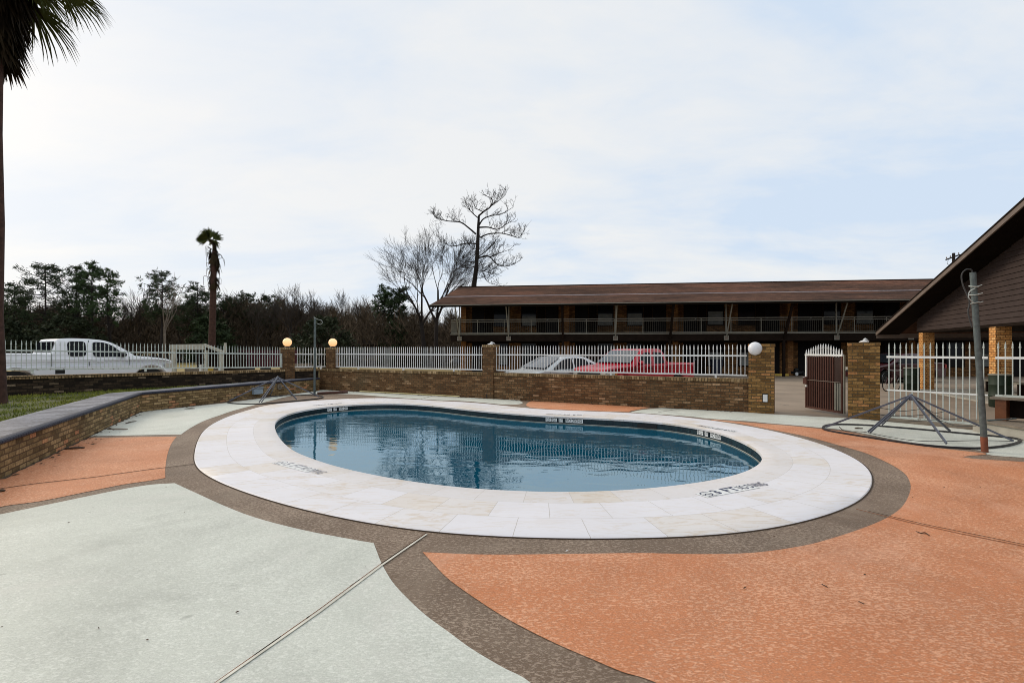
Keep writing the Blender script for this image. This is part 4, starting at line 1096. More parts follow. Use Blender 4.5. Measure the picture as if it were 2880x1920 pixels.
# bicycle
t = thing('bicycle', 'small dark bicycle leaning beside the far porch column', 'bicycle', (14.75, 19.9, .01), R(30))
for x in (-.42, .42):
    m = MB(); m.tube([(x+.29*math.cos(a), 0, .30+.29*math.sin(a)) for a in [i*.314 for i in range(20)]], .017, 6, closed=True); wh = m.build('wheel', m_tyre, t)
    m = MB()
    for k in range(8): a = k*.785; m.bar((x, 0, .3), (x+.275*math.cos(a), 0, .3+.275*math.sin(a)), .006)
    m.build('spokes', m_alloy, wh)
m = MB()
for a, b in (((-.42, 0, .3), (-.05, 0, .3)), ((-.42, 0, .3), (-.15, 0, .68)), ((-.05, 0, .3), (-.15, 0, .68)), ((-.05, 0, .3), (.30, 0, .62)), ((-.15, 0, .66), (.29, 0, .68)), ((.29, 0, .74), (.42, 0, .3))): m.tube([a, b], .016, 6)
m.build('frame', m_maroon, t)
m = MB(); m.tube([(.22, -.25, .82), (.29, -.1, .78), (.29, .1, .78), (.22, .25, .82)], .012, 6); m.tube([(.29, 0, .7), (.29, 0, .78)], .012, 6); m.build('handlebar', m_alloy, t)
m = MB(); m.box(-.28, -.04, -.06, .06, .74, .78); m.build('saddle', m_black, t)

# utility pole far behind
up = P(2682, 985, 52); up.z = 0
t = thing('utility_pole', 'wooden utility pole with two crossarms above the gabled roof', 'utility pole', up, R(20))
MB().tube([(0, 0, 0), (0, 0, 11.45)], [.17, .13], 8).build('shaft', m_barkdk, t)
MB().bar((-1.2, 0, 10.7), (1.0, 0, 11.35), .1, .12).build('crossarm', m_barkdk, t)
MB().bar((-2.1, 0, 8.95), (.8, 0, 9.0), .1, .12).build('crossarm', m_barkdk, t)
for x, z in ((-1.1, 10.83), (-.5, 11.0), (.8, 11.4), (-2.0, 9.06)): MB().lathe([(.05, z), (.06, z+.1), (.02, z+.16)], 8, (x, 0, 0)).build('insulator', m_oldwood, t)
m = MB(); m.tube([(-.9, -.05, 10.7), (-1.2, -.1, 10.3), (-.1, -.1, 9.9)], .02, 4); m.build('wire', m_wire, t)

# ---------------------------------------------------------------- vehicles
def vehicle(name, label, cat, nose, heading, S):
    ang = math.atan2(heading[1], heading[0])
    th = thing(name, label, cat, (nose[0], nose[1], S.get('z', 0.01)), ang)
    W = S['w']; belt = S['belt']; tum = S['tum']; zb = S['zb']; top = S['top']; Ltot = top[-1][0]
    wr = S['ar']; axles = S['axles']; wz = S['wr']
    def hw(s, z):
        h = W/2-tum*max(0, z-belt)-.05*max(0, belt-.25-z)
        if s < .55: h *= 1-.14*((.55-s)/.55)**2
        e = Ltot-s
        if e < .4: h *= 1-.05*((.4-e)/.4)**2
        return h
    prof = [Vector((p[0], p[1])) for p in catmull([Vector((a, b, 0)) for a, b in top], 4)]
    prof = [Vector((p[0], p[1])) for p in prof]
    bottom = []
    for ax in sorted(axles, reverse=True):
        n = 12; base = math.asin(max(-.9, min(.9, (zb-wz)/wr)))
        for i in range(n+1):
            a = base+(math.pi-2*base)*i/n
            bottom.append(Vector((ax+wr*math.cos(a), wz+wr*math.sin(a))))
    poly = prof+[Vector((Ltot-.02, zb+.1)), Vector((Ltot-.1, zb))]+bottom+[Vector((.15, zb)), Vector((.03, zb+.1))]
    n = len(poly); r = .045
    ins = []
    for i in range(n):
        a, b, c = poly[i-1], poly[i], poly[(i+1) % n]
        d = ((b-a).normalized()+(c-b).normalized()); d = d.normalized() if d.length > .2 else (c-b).normalized()
        ins.append(b+Vector((d.y, -d.x))*r)
    m = MB(); vs = []
    for (sgn, pts, dy) in ((-1, ins, 0), (-1, poly, -r), (1, poly, -r), (1, ins, 0)):
        for q, o_ in zip(pts, poly): vs.append((-q.x, sgn*(hw(o_.x, o_.y)+dy), q.y))
    fs = []
    for L_ in range(3):
        for i in range(n): fs.append((L_*n+i, L_*n+(i+1) % n, (L_+1)*n+(i+1) % n, (L_+1)*n+i))
    for tri in tessellate_polygon([[Vector((q.x, q.y, 0)) for q in poly]]):
        fs += [tuple(tri), tuple(3*n+i for i in reversed(tri))]
    m.add(vs, fs); body = m.build('body', S['paint'], th, smoothang=38)
    def panel(pts, sgn, nm, mat, off=.005, parent=th, thick=.012):
        m = MB(); k = len(pts)
        vs = [(-s, sgn*(hw(s, z)+off), z) for s, z in pts]+[(-s, sgn*(hw(s, z)-thick), z) for s, z in pts]
        m.add(vs, [tuple(range(k)), tuple(reversed(range(k, 2*k)))]+[(i, (i+1) % k, k+(i+1) % k, k+i) for i in range(k)])
        return m.build(nm, mat, parent)
    for sgn in (-1, 1):
        for wp in S['win']:
            rp_ = [Vector((a, b, 0)) for a, b in wp]; c = sum(rp_, Vector())/len(rp_)
            rnd = []
            for i in range(len(rp_)):
                a, b, cc = rp_[i-1], rp_[i], rp_[(i+1) % len(rp_)]
                rr = S.get('wround', .06)
                p0 = b+(a-b).normalized()*min(rr, (a-b).length*.45); p1 = b+(cc-b).normalized()*min(rr, (cc-b).length*.45)
                for t_ in (0, .33, .67, 1): rnd.append(tuple((p0*(1-t_)**2+b*2*t_*(1-t_)+p1*t_*t_)[:2]))
            panel(rnd, sgn, 'side_window', m_glass, .004)
        for (s, z0, z1) in S['gaps']:
            panel([(s-.008, z0), (s+.008, z0), (s+.008, z1), (s-.008, z1)], sgn, 'door_gap', m_black, .003)
        for (s, z) in S['handles']:
            panel([(s-.10, z-.018), (s+.10, z-.018), (s+.10, z+.018), (s-.10, z+.018)], sgn, 'door_handle', S.get('hmat', m_black), .02)
        s, z = S['mirror']; m = MB(); y = sgn*(hw(s, z))
        m.ball((-s, y+sgn*.11, z), .10, 12, 8, .8); m.bar((-s, y, z-.03), (-s, y+sgn*.1, z-.02), .04); m.build('wing_mirror', S.get('mirmat', m_black), th, smoothang=180)
        hl = S['head']; panel(hl, sgn, 'headlight', m_lens, .006)
        m = MB(); zc = sum(q[1] for q in hl)/len(hl); zt = max(q[1] for q in hl); zl = min(q[1] for q in hl)
        hy = hw(.02, zc)
        m.box(-.14, .012, min(sgn*(hy-.01), sgn*(hy-.34)), max(sgn*(hy-.01), sgn*(hy-.34)), zl, zt); m.build('headlight', m_lens, th)
        if S.get('amber'): panel(S['amber'], sgn, 'indicator', m_amber, .008)
        panel(S['tail'], sgn, 'tail_light', m_tail, .006)
        for ax in axles:
            c = (-ax, sgn*(W/2-.16), wz); m = MB(); wR = wr-.07
            m.lathe([(wR*.62, -.10), (wR*.93, -.115), (wR, -.08), (wR, .08), (wR*.93, .115), (wR*.62, .10)], 24, c, 'Y'); tw = m.build('wheel', m_tyre, th, smoothang=40)
            m = MB(); m.lathe([(wR*.64, -.09), (wR*.60, -.11), (wR*.56, -.06), (wR*.2, -.05), (wR*.17, -.08), (.001, -.08)] if sgn < 0 else [(.001, .08), (wR*.17, .08), (wR*.2, .05), (wR*.56, .06), (wR*.60, .11), (wR*.64, .09)], 20, c, 'Y'); m.build('rim', m_alloy, tw, smoothang=40)
    (s0, z0), (s1, z1) = S['wsh']
    d = Vector((s1-s0, z1-z0)).normalized(); no = Vector((-d.y, d.x))
    def glass(s0, z0, s1, z1, nm, mat, nsg, bow=.05):
        m = MB(); K = 8; vs = []
        for (s, z) in ((s0, z0), (s1, z1)):
            for k in range(K+1):
                f = -1+2*k/K; y = f*(hw(s, z)-.085); bw = bow*(1-f*f)
                dd = Vector((s1-s0, z1-z0)).normalized(); nv = Vector((-dd.y, dd.x))*nsg
                q = Vector((s, z))+nv*(.028+bw*.35); vs.append((-q.x, y, q.y))
        b = len(vs); vs += [(v[0]+(.02 if nsg < 0 else -.02)*0, v[1], v[2]-.02) for v in vs]
        fs = [(k, k+1, K+2+k, K+1+k) for k in range(K)]+[(b+K+1+k, b+K+2+k, b+k+1, b+k) for k in range(K)]
        fs += [(0, b, b+K+1, K+1), (K, 2*K+1, b+2*K+1, b+K)]
        m.add(vs, fs); m.build(nm, mat, th, smoothang=60)
    glass(s0, z0, s1, z1, 'windscreen', S.get('wmat', m_wsh), 1)
    if 'rear' in S:
        (a0, b0_), (a1, b1_) = S['rear']; glass(a0, b0_, a1, b1_, 'rear_window', m_tint, 1, .02)
    z0, z1 = S['grille']; gw = W*.30
    MB().box(-.05, .03, -gw, gw, z0, z1).build('grille', m_black, th)
    z0, z1 = S['bumper']; m = MB(); pts = [(.02, -W/2*.86), (.07, -W/2*.6), (.09, 0), (.07, W/2*.6), (.02, W/2*.86)]
    vs = [(x, y, z) for z in (z0, z1) for x, y in pts]+[(-.12, y*1.04, z) for z in (z0, z1) for x, y in pts]
    m.add(vs, [(i, i+1, 6+i, 5+i) for i in range(4)]+[(10+i, 15+i, 16+i, 11+i) for i in range(4)]+[(i, 10+i, 11+i, i+1) for i in range(4)]+[(5+i, 6+i, 16+i, 15+i) for i in range(4)]+[(0, 5, 15, 10), (4, 14, 19, 9)])
    m.build('bumper', S.get('bmat', S['paint']), th, smoothang=40)
    for nm, pts, mat in S.get('extra', ()):
        for sgn in (-1, 1): panel(pts, sgn, nm, mat, .004)
    return th

# white pickup beyond the left fence, parallel to it, nose away from the camera
kk = 38.0
def side_pt(px): Z_ = kk/(1+(CX-px)/F*1.5); return Vector(((px-CX)/F*Z_, Z_, 0))
hd = -ldir; nose_side = side_pt(490); left = Vector((-hd.y, hd.x, 0))
nose = nose_side+left*1.0
vehicle('pickup_truck', 'white pickup truck parked beyond the flaking fence at the left', 'pickup', (nose.x, nose.y), (hd.x, hd.y), dict(
    w=2.0, belt=1.30, tum=.22, zb=.55, ar=.54, wr=.47, axles=(.74, 4.36), paint=m_wpaint, wround=.11,
    top=[(0, .75), (0, 1.10), (.10, 1.22), (.6, 1.31), (1.15, 1.37), (1.25, 1.39), (1.55, 1.62), (1.9, 1.83), (2.2, 1.92), (2.7, 1.96), (3.1, 1.96), (3.30, 1.93), (3.36, 1.86), (3.50, 1.50), (3.55, 1.47), (3.7, 1.475), (4.4, 1.48), (5.5, 1.48), (5.6, 1.46), (5.63, 1.2), (5.62, .7)],
    win=[[(1.50, 1.36), (2.44, 1.36), (2.44, 1.86), (2.12, 1.84), (1.86, 1.72)], [(2.62, 1.38), (3.10, 1.38), (3.10, 1.86), (2.62, 1.87)]],
    gaps=[(2.53, .55, 1.90), (3.50, .5, 1.46), (1.42, .55, 1.35)], handles=[(2.25, 1.22)], hmat=m_wpaint, mirror=(1.62, 1.42),
    head=[(0.06, .93), (.30, .95), (.30, 1.12), (.08, 1.08)], tail=[(5.50, .95), (5.60, .95), (5.60, 1.40), (5.50, 1.40)],
    wsh=((1.27, 1.42), (1.95, 1.86)), rear=((3.37, 1.84), (3.49, 1.53)), grille=(.80, 1.08), bumper=(.5, .74), bmat=m_alloy,
    extra=[('fuel_vent', [(3.18, .82), (3.42, .82), (3.42, 1.0), (3.18, 1.0)], m_black)]))
# high brake light
# pale sedan and red pickup behind the back fence
SED = dict(w=1.74, belt=.92, tum=.36, zb=.25, ar=.35, wr=.31, axles=(.88, 3.52), paint=m_spaint,
    top=[(0, .42), (-.0, .62), (.08, .70), (.5, .80), (1.05, .90), (1.2, .94), (1.6, 1.17), (1.95, 1.34), (2.3, 1.41), (2.7, 1.42), (3.05, 1.37), (3.5, 1.16), (3.85, .98), (4.2, .96), (4.45, .92), (4.52, .8), (4.52, .5)],
    win=[[(1.45, .95), (2.38, .94), (2.38, 1.34), (2.05, 1.31), (1.85, 1.22)], [(2.46, .94), (3.1, .95), (3.12, 1.20), (2.95, 1.31), (2.46, 1.35)], [(3.18, .96), (3.55, .99), (3.2, 1.19)]],
    gaps=[(2.42, .35, 1.36), (1.30, .35, .92), (3.3, .5, .95)], handles=[(2.25, .83), (3.12, .84)], mirror=(1.55, 1.0),
    head=[(.05, .56), (.42, .62), (.42, .74), (.10, .69)], tail=[(4.35, .70), (4.50, .70), (4.50, .88), (4.35, .88)],
    wsh=((1.14, .96), (1.92, 1.36)), rear=((3.12, 1.36), (3.80, 1.01)), grille=(.50, .60), bumper=(.30, .50))
vehicle('sedan_car', 'pale silver sedan behind the white fence, left of the red pickup', 'car', (-.22, 18.0), (-.84, -.54), SED).scale = (1, 1, .96)
PIC = dict(w=1.76, belt=1.10, tum=.24, zb=.42, ar=.40, wr=.36, axles=(.85, 3.85), paint=m_rpaint, wround=.07,
    top=[(0, .65), (0, .90), (.08, .99), (.5, 1.06), (1.0, 1.10), (1.2, 1.13), (1.55, 1.42), (1.8, 1.60), (2.1, 1.68), (2.7, 1.70), (2.95, 1.66), (3.1, 1.50), (3.18, 1.20), (3.26, 1.14), (3.5, 1.13), (4.8, 1.13), (4.9, 1.11), (4.92, .8), (4.9, .6)],
    win=[[(1.50, 1.14), (2.25, 1.14), (2.25, 1.58), (1.95, 1.56), (1.78, 1.46)], [(2.42, 1.14), (2.98, 1.16), (2.92, 1.55), (2.42, 1.59)]],
    gaps=[(2.33, .5, 1.60), (3.22, .5, 1.12), (1.36, .5, 1.10)], handles=[(2.15, 1.0)], mirror=(1.58, 1.18), mirmat=m_rpaint,
    head=[(.03, .74), (.34, .76), (.34, .90), (.06, .89)], amber=[(.36, .76), (.44, .76), (.44, .90), (.36, .90)], tail=[(4.76, .76), (4.88, .76), (4.88, 1.02), (4.76, 1.02)],
    wsh=((1.22, 1.17), (1.82, 1.60)), rear=((3.0, 1.62), (3.14, 1.30)), grille=(.68, .88), bumper=(.42, .62))
vehicle('pickup_truck', 'red pickup truck parked behind the white fence, right of the pale sedan', 'pickup', (2.62, 17.45), (-.80, -.60), PIC).scale = (1, 1, .96)
SED2 = dict(SED); SED2['paint'] = m_mpaint; SED2['wmat'] = m_glass
vehicle('sedan_car', 'dark maroon car in the shade behind the tall fence right of the gate', 'car', (16.9, 25.2), (-.98, -.2), SED2)

# ---------------------------------------------------------------- things in front of the motel and in the field
t = thing('wheelie_bin', 'dark navy wheelie bin standing before the motel wall behind the fence', 'bin', tuple(P(2015, 1050, 32.2))[:2]+(.01,), mang)
m = MB(); m.add([(-.25, -.28, 0), (.25, -.28, 0), (.25, .25, 0), (-.25, .25, 0), (-.30, -.36, .95), (.30, -.36, .95), (.30, .32, .95), (-.30, .32, .95)], [(3, 2, 1, 0), (4, 5, 6, 7), (0, 1, 5, 4), (1, 2, 6, 5), (2, 3, 7, 6), (3, 0, 4, 7)]); m.build('body', m_navy, t)
MB().box(-.32, .32, -.4, .36, .951, 1.0).build('lid', m_navy, t)
for x in (-.24, .24): MB().lathe([(.09, -.03), (.09, .03)], 12, (x, .26, .09), 'Y').build('wheel', m_tyre, t)
q = P(2192, 985, 31.6)
t = thing('parking_bumper', 'yellow concrete wheel stop seen through the open gate', 'wheel stop', (q.x, q.y, .01), mang)
m = MB(); m.M = None
m.add([(-.55, -.09, 0), (.55, -.09, 0), (.55, .09, 0), (-.55, .09, 0), (-.5, -.05, .13), (.5, -.05, .13), (.5, .05, .13), (-.5, .05, .13)], [(3, 2, 1, 0), (4, 5, 6, 7), (0, 1, 5, 4), (1, 2, 6, 5), (2, 3, 7, 6), (3, 0, 4, 7)]); m.build('block', m_yellow, t)
q = P(2240, 985, 32.0)
t = thing('push_mower', 'dark push mower with a pale wheel in the shade under the balcony', 'mower', (q.x, q.y, .01), R(20))
MB().box(-.35, .35, -.25, .25, .12, .28).build('deck', m_black, t); MB().lathe([(.12, .28), (.14, .32), (.12, .45), (.05, .48)], 12).build('engine', m_black, t, smoothang=40)
for x in (-.3, .3):
    for y in (-.28, .28): MB().lathe([(.11, -.025), (.11, .025)], 14, (x, y, .11), 'Y').build('wheel', m_plate if (x < 0 and y < 0) else m_tyre, t)
m = MB(); m.tube([(.3, -.2, .2), (.9, -.2, .85), (.9, .2, .85), (.3, .2, .2)], .015, 6); m.build('handle', m_black, t)
# trolley / grill behind the fence at the left end of the motel
q = P(1281, 985, 30.0)
t = thing('barbecue_grill', 'dark barbecue grill at the left end of the motel behind the fence', 'grill', (q.x, q.y, 0), 0)
MB().lathe([(.1, .62), (.27, .70), (.30, .85), (.31, .86), (.29, .98), (.18, 1.08), (.02, 1.1)], 16).build('kettle', m_black, t, smoothang=40)
for a in (0, 2.1, 4.2): MB().bar((.12*math.cos(a), .12*math.sin(a), .65), (.28*math.cos(a), .28*math.sin(a), 0), .025).build('leg', m_black, t)
MB().tube([(-.1, -.06, 1.09), (-.08, -.06, 1.15), (.08, -.06, 1.15), (.1, -.06, 1.09)], .012, 6).build('handle', m_alloy, t)

# weathered open shed in the field
SZ = 29.0
c0 = P(480, 985, SZ); c0.z = 0; sw = 150*SZ/F
t = thing('field_shed', 'weathered whitish open shed in the field beyond the fence', 'shed', c0, 0)
def zy(py): return EYE-(py-HZ)*SZ/F
ht = zy(967)
m = MB(); m.box(0, .28, 0, .1, 0, ht-.3); m.box(sw*.62, sw*.68, 0, .1, 0, ht-.35); m.build('post', m_shed, t)
m = MB(); m.add([(0, -.03, ht-.33), (sw*.64, -.03, ht-.33), (sw*.64, -.03, ht), (0, -.03, ht-.03), (0, .05, ht-.33), (sw*.64, .05, ht-.33), (sw*.64, .05, ht), (0, .05, ht-.03)], [(0, 1, 2, 3), (4, 7, 6, 5), (3, 2, 6, 7), (0, 4, 5, 1), (0, 3, 7, 4), (1, 5, 6, 2)]); m.build('front_board', m_shed, t)
m = MB(); m.bar((sw*.63, -.02, ht-.05), (sw, -.02, ht-.48), .09, .16); m.build('sloping_rafter', m_shed, t)
MB().box(sw-.3, sw-.05, 0, .1, 0, ht-.52).build('side_post', m_shed, t)
MB().box(sw+.05, sw+.16, -.1, 0, ht-.5, ht+.06).build('loose_board', m_shed, t)
m = slab([(.0, ht+.0), (2.5, ht-.4)], -.05, sw*.64, .04); m.build('roof', m_dkbrown, t)
MB().box(.02, sw-.06, 2.4, 2.5, 0, ht-.45).build('back_wall', m_dkbrown, t)
m = MB(); m.box(.02, sw*.75, 1.2, 1.35, .02, .5); m.build('shelf', m_oldwood, t)
for (px, w_, h_, mt, lab, nm) in ((566, .12, .75, m_plate, 'white board leaning inside the field shed', 'leaning_board'), (590, .3, .62, m_yellow, 'yellowish crate standing inside the field shed', 'crate')):
    q = P(px, 985, SZ+.5); m = MB(); m.box(-w_/2, w_/2, -.1, .1, 0, h_); m.box(-w_/2-.02, w_/2+.02, -.12, .12, h_, h_+.04)
    o = m.build(nm, mt); o.location = (q.x, q.y, -.02); tag(o, lab, nm.replace('_', ' '))
# pallets
def pallet_stack(label, px, Z_, n, rz_):
    q = P(px, 985, Z_); t = thing('pallet_stack', label, 'pallets', (q.x, q.y, -.03), rz_, 'pallets in the field')
    for k in range(n):
        m = MB(); z = k*.15
        for x in (-.5, -.25, 0, .25, .5): m.box(x-.05, x+.05, -.5, .5, z+.12, z+.14)
        for y in (-.45, 0, .45): m.box(-.55, .55, y-.04, y+.04, z+.02, z+.118)
        m.build('pallet', m_oldwood, t)
pallet_stack('stack of grey wooden pallets behind the short fence between the lamps', 842, 28, 6, .1)
pallet_stack('low stack of wooden pallets in the field left of the lit lamps', 712, 29, 2, -.1)
# maroon trailer among the brush
q = P(738, 985, 33)
t = thing('utility_trailer', 'dark maroon flatbed trailer standing in the field behind the fence', 'trailer', (q.x, q.y, 0), .05)
MB().box(-1.9, 1.9, -.8, .8, .5, .62).build('bed', m_maroon, t); MB().box(-1.9, 1.9, .76, .80, .62, 1.6).build('side_panel', m_maroon, t)
MB().box(-1.9, -1.86, -.8, .76, .62, 1.4).build('end_panel', m_maroon, t)
MB().box(-.4, 1.9, -.79, -.75, .62, 1.05).build('front_panel', m_maroon, t)
for x in (-.5, .5): MB().lathe([(.15, -.1), (.32, -.09), (.33, 0), (.32, .09), (.15, .1)], 16, (x, -.7, .33), 'Y').build('wheel', m_tyre, t)
MB().bar((1.9, 0, .52), (2.9, 0, .45), .08).build('tow_bar', m_maroon, t)
# dark low roof of an outbuilding in the trees
q = P(1040, 985, 54)
t = thing('outbuilding', 'dark low outbuilding among the trees behind the fence', 'building', (q.x, q.y, 0), 0)
MB().box(-2.0, 1.6, 0, 3, 0, 2.25).build('wall', plain('dark_red_boards', (.022, .011, .010), .8), t); m = slab([(-.4, 2.2), (1.5, 2.75), (3.4, 2.2)], -2.3, 1.9, .1); m.build('roof', m_dkbrown, t)
tag(fill([[(-2.5, 36), (-6, 60), (20, 60), (30, 46), (-2.5, 43)]], -.02).build('side_yard', m_field), kind='structure')

# ---------------------------------------------------------------- trees
tag(fill([[(-75, 66), (-24, 66), (-20, 49), (-3.5, 46), (30, 48), (60, 60), (60, 160), (-160, 160), (-160, 66)]], -.01).build('forest_floor', plain('forest_litter', (.030, .022, .014), .95, 0, .4, .8)), kind='structure')
def grow(mb_, rg, p, d, L, r, depth, sp):
    """one limb with its side shoots"""
    K = sp.get('seg', 4); pts = [p.copy()]; rad = [r]; q = p.copy(); dd = d.normalized()
    for i in range(K):
        dd = (dd+Vector((rg.gauss(0, sp['wob']), rg.gauss(0, sp['wob']), rg.gauss(0, sp['wob'])+sp['up']))).normalized()
        q = q+dd*(L/K); pts.append(q.copy()); rad.append(r*(1-(1-sp['tap'])*(i+1)/K))
    mb_.tube(pts, rad, 5 if r > .05 else 3, cap=False)
    if depth == 0: return
    nch = rg.randint(*sp['kids'])
    for c in range(nch):
        t_ = rg.uniform(sp.get('from', .3), 1.0) if c > 0 else 1.0
        i = min(K-1, int(t_*K)); pp = pts[i].lerp(pts[i+1], t_*K-i) if t_ < 1 else pts[-1]
        ax = dd.orthogonal().normalized(); ax.rotate(Matrix.Rotation(rg.uniform(0, 6.283), 3, dd))
        a = R(rg.uniform(*sp['ang'])) * (.6 if c == 0 else 1)
        nd = dd.copy(); nd.rotate(Matrix.Rotation(a, 3, ax))
        grow(mb_, rg, pp, nd, L*rg.uniform(*sp['len']), max(sp['rmin'], rad[min(K, i+1)]*rg.uniform(.5, .75)), depth-1, sp)
def bare_tree_mesh(seed, h, r, depth=5, trunk=.3, sp=None, lean=(0, 0)):
    rg = random.Random(seed); tr = MB(); cr = MB()
    sp = sp or dict(wob=.12, up=.05, tap=.6, kids=(3, 4), ang=(18, 48), len=(.6, .85), rmin=.012)
    th_ = h*trunk; top = Vector((lean[0], lean[1], th_))
    tr.tube(catmull([Vector((0, 0, 0)), Vector((lean[0]*.3+rg.gauss(0, .05), 0, th_*.5)), top], 3), [r*1.25, r*1.1, r*1.0, r*.97, r*.93, r*.9, r*.85], 8)
    for k in range(rg.randint(3, 4)):
        a = rg.uniform(0, 6.283); tilt = R(rg.uniform(8, 40))
        d = Vector((math.sin(tilt)*math.cos(a), math.sin(tilt)*math.sin(a), math.cos(tilt)))
        grow(cr, rg, top-Vector((0, 0, rg.uniform(0, th_*.15))), d, h*.27, r*.6, depth, sp)
    return tr, cr
def clump(mb_, rg, c, rx, rz_, n, ln_=.35, w_=.07):
    for _ in range(n):
        a = rg.uniform(0, 6.283); e = rg.uniform(-1, 1); q = rg.random()**.5
        p = Vector((c.x+rx*q*math.cos(a)*math.sqrt(1-e*e), c.y+rx*q*math.sin(a)*math.sqrt(1-e*e), c.z+rz_*q*e))
        d = Vector((rg.gauss(0, 1), rg.gauss(0, 1), rg.gauss(.35, .6))).normalized()*ln_*rg.uniform(.6, 1.3)
        s = d.orthogonal().normalized()*w_; s.rotate(Matrix.Rotation(rg.uniform(0, 6.28), 3, d.normalized()))
        mb_.add([p-s, p+s, p+d], [(0, 1, 2)])
def pine_mesh(seed, h, w, r, bare=.4, dens=1.0, curve=0.0):
    rg = random.Random(seed); tr = MB(); cr = MB()
    pts = [Vector((curve*math.sin(i/6*2.2), 0, h*i/6*.97)) for i in range(7)]
    tr.tube(pts, [r*(1-.13*i) for i in range(7)], 7)
    nb = int(62*dens)
    for k in range(nb):
        f = bare+(1-bare)*(k+rg.random())/nb; z = h*f
        fr = (f-bare)/(1-bare)
        prof = math.sin(math.pi*min(1, .18+.75*fr))**.7*(1-.35*fr)
        L = w*.5*prof*rg.uniform(.45, 1.1)+.25; a = rg.uniform(0, 6.283)
        i = min(5, int(f*6)); p = pts[i].lerp(pts[i+1], f*6-i)
        e = p+Vector((math.cos(a)*L, math.sin(a)*L, L*rg.uniform(-.1, .5)))
        mid = p.lerp(e, .5)+Vector((0, 0, -.05*L))
        tr.tube([p, mid, e], [r*.28, r*.18, r*.06], 4, cap=False)
        for t_ in (.55, .8, 1.0):
            if rg.random() < .85: clump(cr, rg, p.lerp(e, t_)+Vector((rg.gauss(0, .25), rg.gauss(0, .25), rg.gauss(.1, .22))), .20+.20*L*rg.uniform(.4, 1.0), .16+.09*L*rg.uniform(.6, 1.6), int(30*rg.uniform(.4, 1.4)), .34, .05)
    return tr, cr
def put(name, label, cat, px, Z_, meshes, mats, sc=1.0, rz_=0.0, group=None):
    q = P(px, 985, Z_); t = thing(name, label, cat, (q.x, q.y, -.03), rz_, group)
    t.scale = (sc, sc, sc)
    for nm, me, mt in zip(('trunk', 'crown'), meshes, mats):
        if isinstance(me, MB): me.build(nm, mt, t, smoothang=None)
        else: o = bpy.data.objects.new(nm, me); C.objects.link(o); o.parent = t
    return t
def zat(py, Z_): return EYE-(py-HZ)*Z_/F

# the tall bare tree over the left end of the motel: traced limbs with depth of their own
TZ = 52.0
tq = P(1332, 985, TZ); tall = thing('bare_tall_tree', 'tall dark bare tree rising behind the left end of the motel roof', 'tree', (tq.x, tq.y, 0))
def tp_(u_, v_, dy=0.0):
    q = P(1000+u_/3.137, 480+v_/3.137, TZ); return Vector((q.x-tq.x, dy, q.z))
tr = MB(); tpts = [Vector((-.15, 0, 0)), tp_(1035, 1250), tp_(1045, 1020), tp_(1065, 850), tp_(1078, 640), tp_(1083, 500), tp_(1088, 400)]
tr.tube(catmull(tpts, 3), [.34-.0125*i for i in range(19)], 8); tr.build('trunk', m_barkdk, tall, smoothang=60)
cr = MB(); rg = random.Random(21)
limbs = [([(1062,560),(1000,510),(930,465),(830,460),(760,450),(708,430)], .12, -.5), ([(1062,645),(980,635),(890,650),(820,645),(765,600)], .10, .6), ([(1086,400),(1140,350),(1190,310),(1200,240),(1115,190)], .13, .3), ([(1190,310),(1240,290),(1290,260),(1325,235)], .07, -.4),
 ([(1090,480),(1130,435),(1200,415),(1290,410),(1390,360)], .11, -.7), ([(1095,500),(1170,490),(1250,500),(1320,450),(1400,390)], .11, .8), ([(1095,590),(1180,560),(1290,558),(1370,580),(1440,600),(1472,560)], .10, -.3), ([(1085,770),(1150,750),(1190,760),(1240,815),(1290,830),(1360,825),(1462,770)], .11, .5),
 ([(1085,760),(1160,715),(1220,670),(1240,650)], .07, -.8), ([(1190,760),(1280,720),(1355,690)], .07, .2), ([(1060,810),(1010,800),(950,800),(890,760)], .08, .4), ([(1055,840),(1000,870),(950,860)], .05, -.5), ([(1072,880),(1120,885),(1170,905),(1245,930)], .07, -.4), ([(1120,885),(1145,950),(1180,985),(1240,1000)], .05, .3), ([(1085,420),(1040,390),(1000,350),(985,325)], .08, -.6), ([(1120,360),(1060,320),(1030,260)], .06, .5), ([(1078,690),(1040,680),(1000,640)], .04, .5), ([(1095,690),(1130,655)], .05, -.3), ([(1240,815),(1220,760),(1200,690)], .04, .4)]
spt = dict(wob=.22, up=.10, tap=.5, kids=(2, 4), ang=(20, 65), len=(.5, .8), rmin=.014, seg=3)
for pts, r_, dy in limbs:
    n = len(pts); path = catmull([tp_(a, b, dy*2.2*(i/(n-1))) for i, (a, b) in enumerate(pts)], 4)
    N_ = len(path); cr.tube(path, [r_*.78*(1-.8*i/N_) for i in range(N_)], 5, cap=False)
    for i in range(max(2, int(N_*.3)), N_):
        for _ in range(2):
            d = (path[min(N_-1, i+1)]-path[i-1]).normalized(); d = (d*.5+Vector((rg.gauss(0, .5), rg.gauss(0, .5), rg.uniform(.1, 1.0)))).normalized()
            if rg.random() < .62: grow(cr, rg, path[i], d, rg.uniform(.4, .85), .026, 2, spt)
for _ in range(150): pass
cr.build('crown', m_barkdk, tall)
# two leafless broad trees left of it
spb = dict(wob=.10, up=.03, tap=.62, kids=(3, 4), ang=(12, 37), len=(.62, .84), rmin=.010)
tr, cr = bare_tree_mesh(5, 11.6, .21, 5, .38, spb, (-.5, 0)); put('bare_tree', 'broad leafless tree with the wider crown, left of the tall bare tree', 'tree', 1198, 50, (tr, cr), (m_barkdk, m_barkdk))
tr, cr = bare_tree_mesh(19, 11.2, .21, 5, .42, spb, (.1, 0)); put('bare_tree', 'broad leafless tree right beside the motel roof edge', 'tree', 1226, 48, (tr, cr), (m_barkdk, m_barkdk), 1, .7)

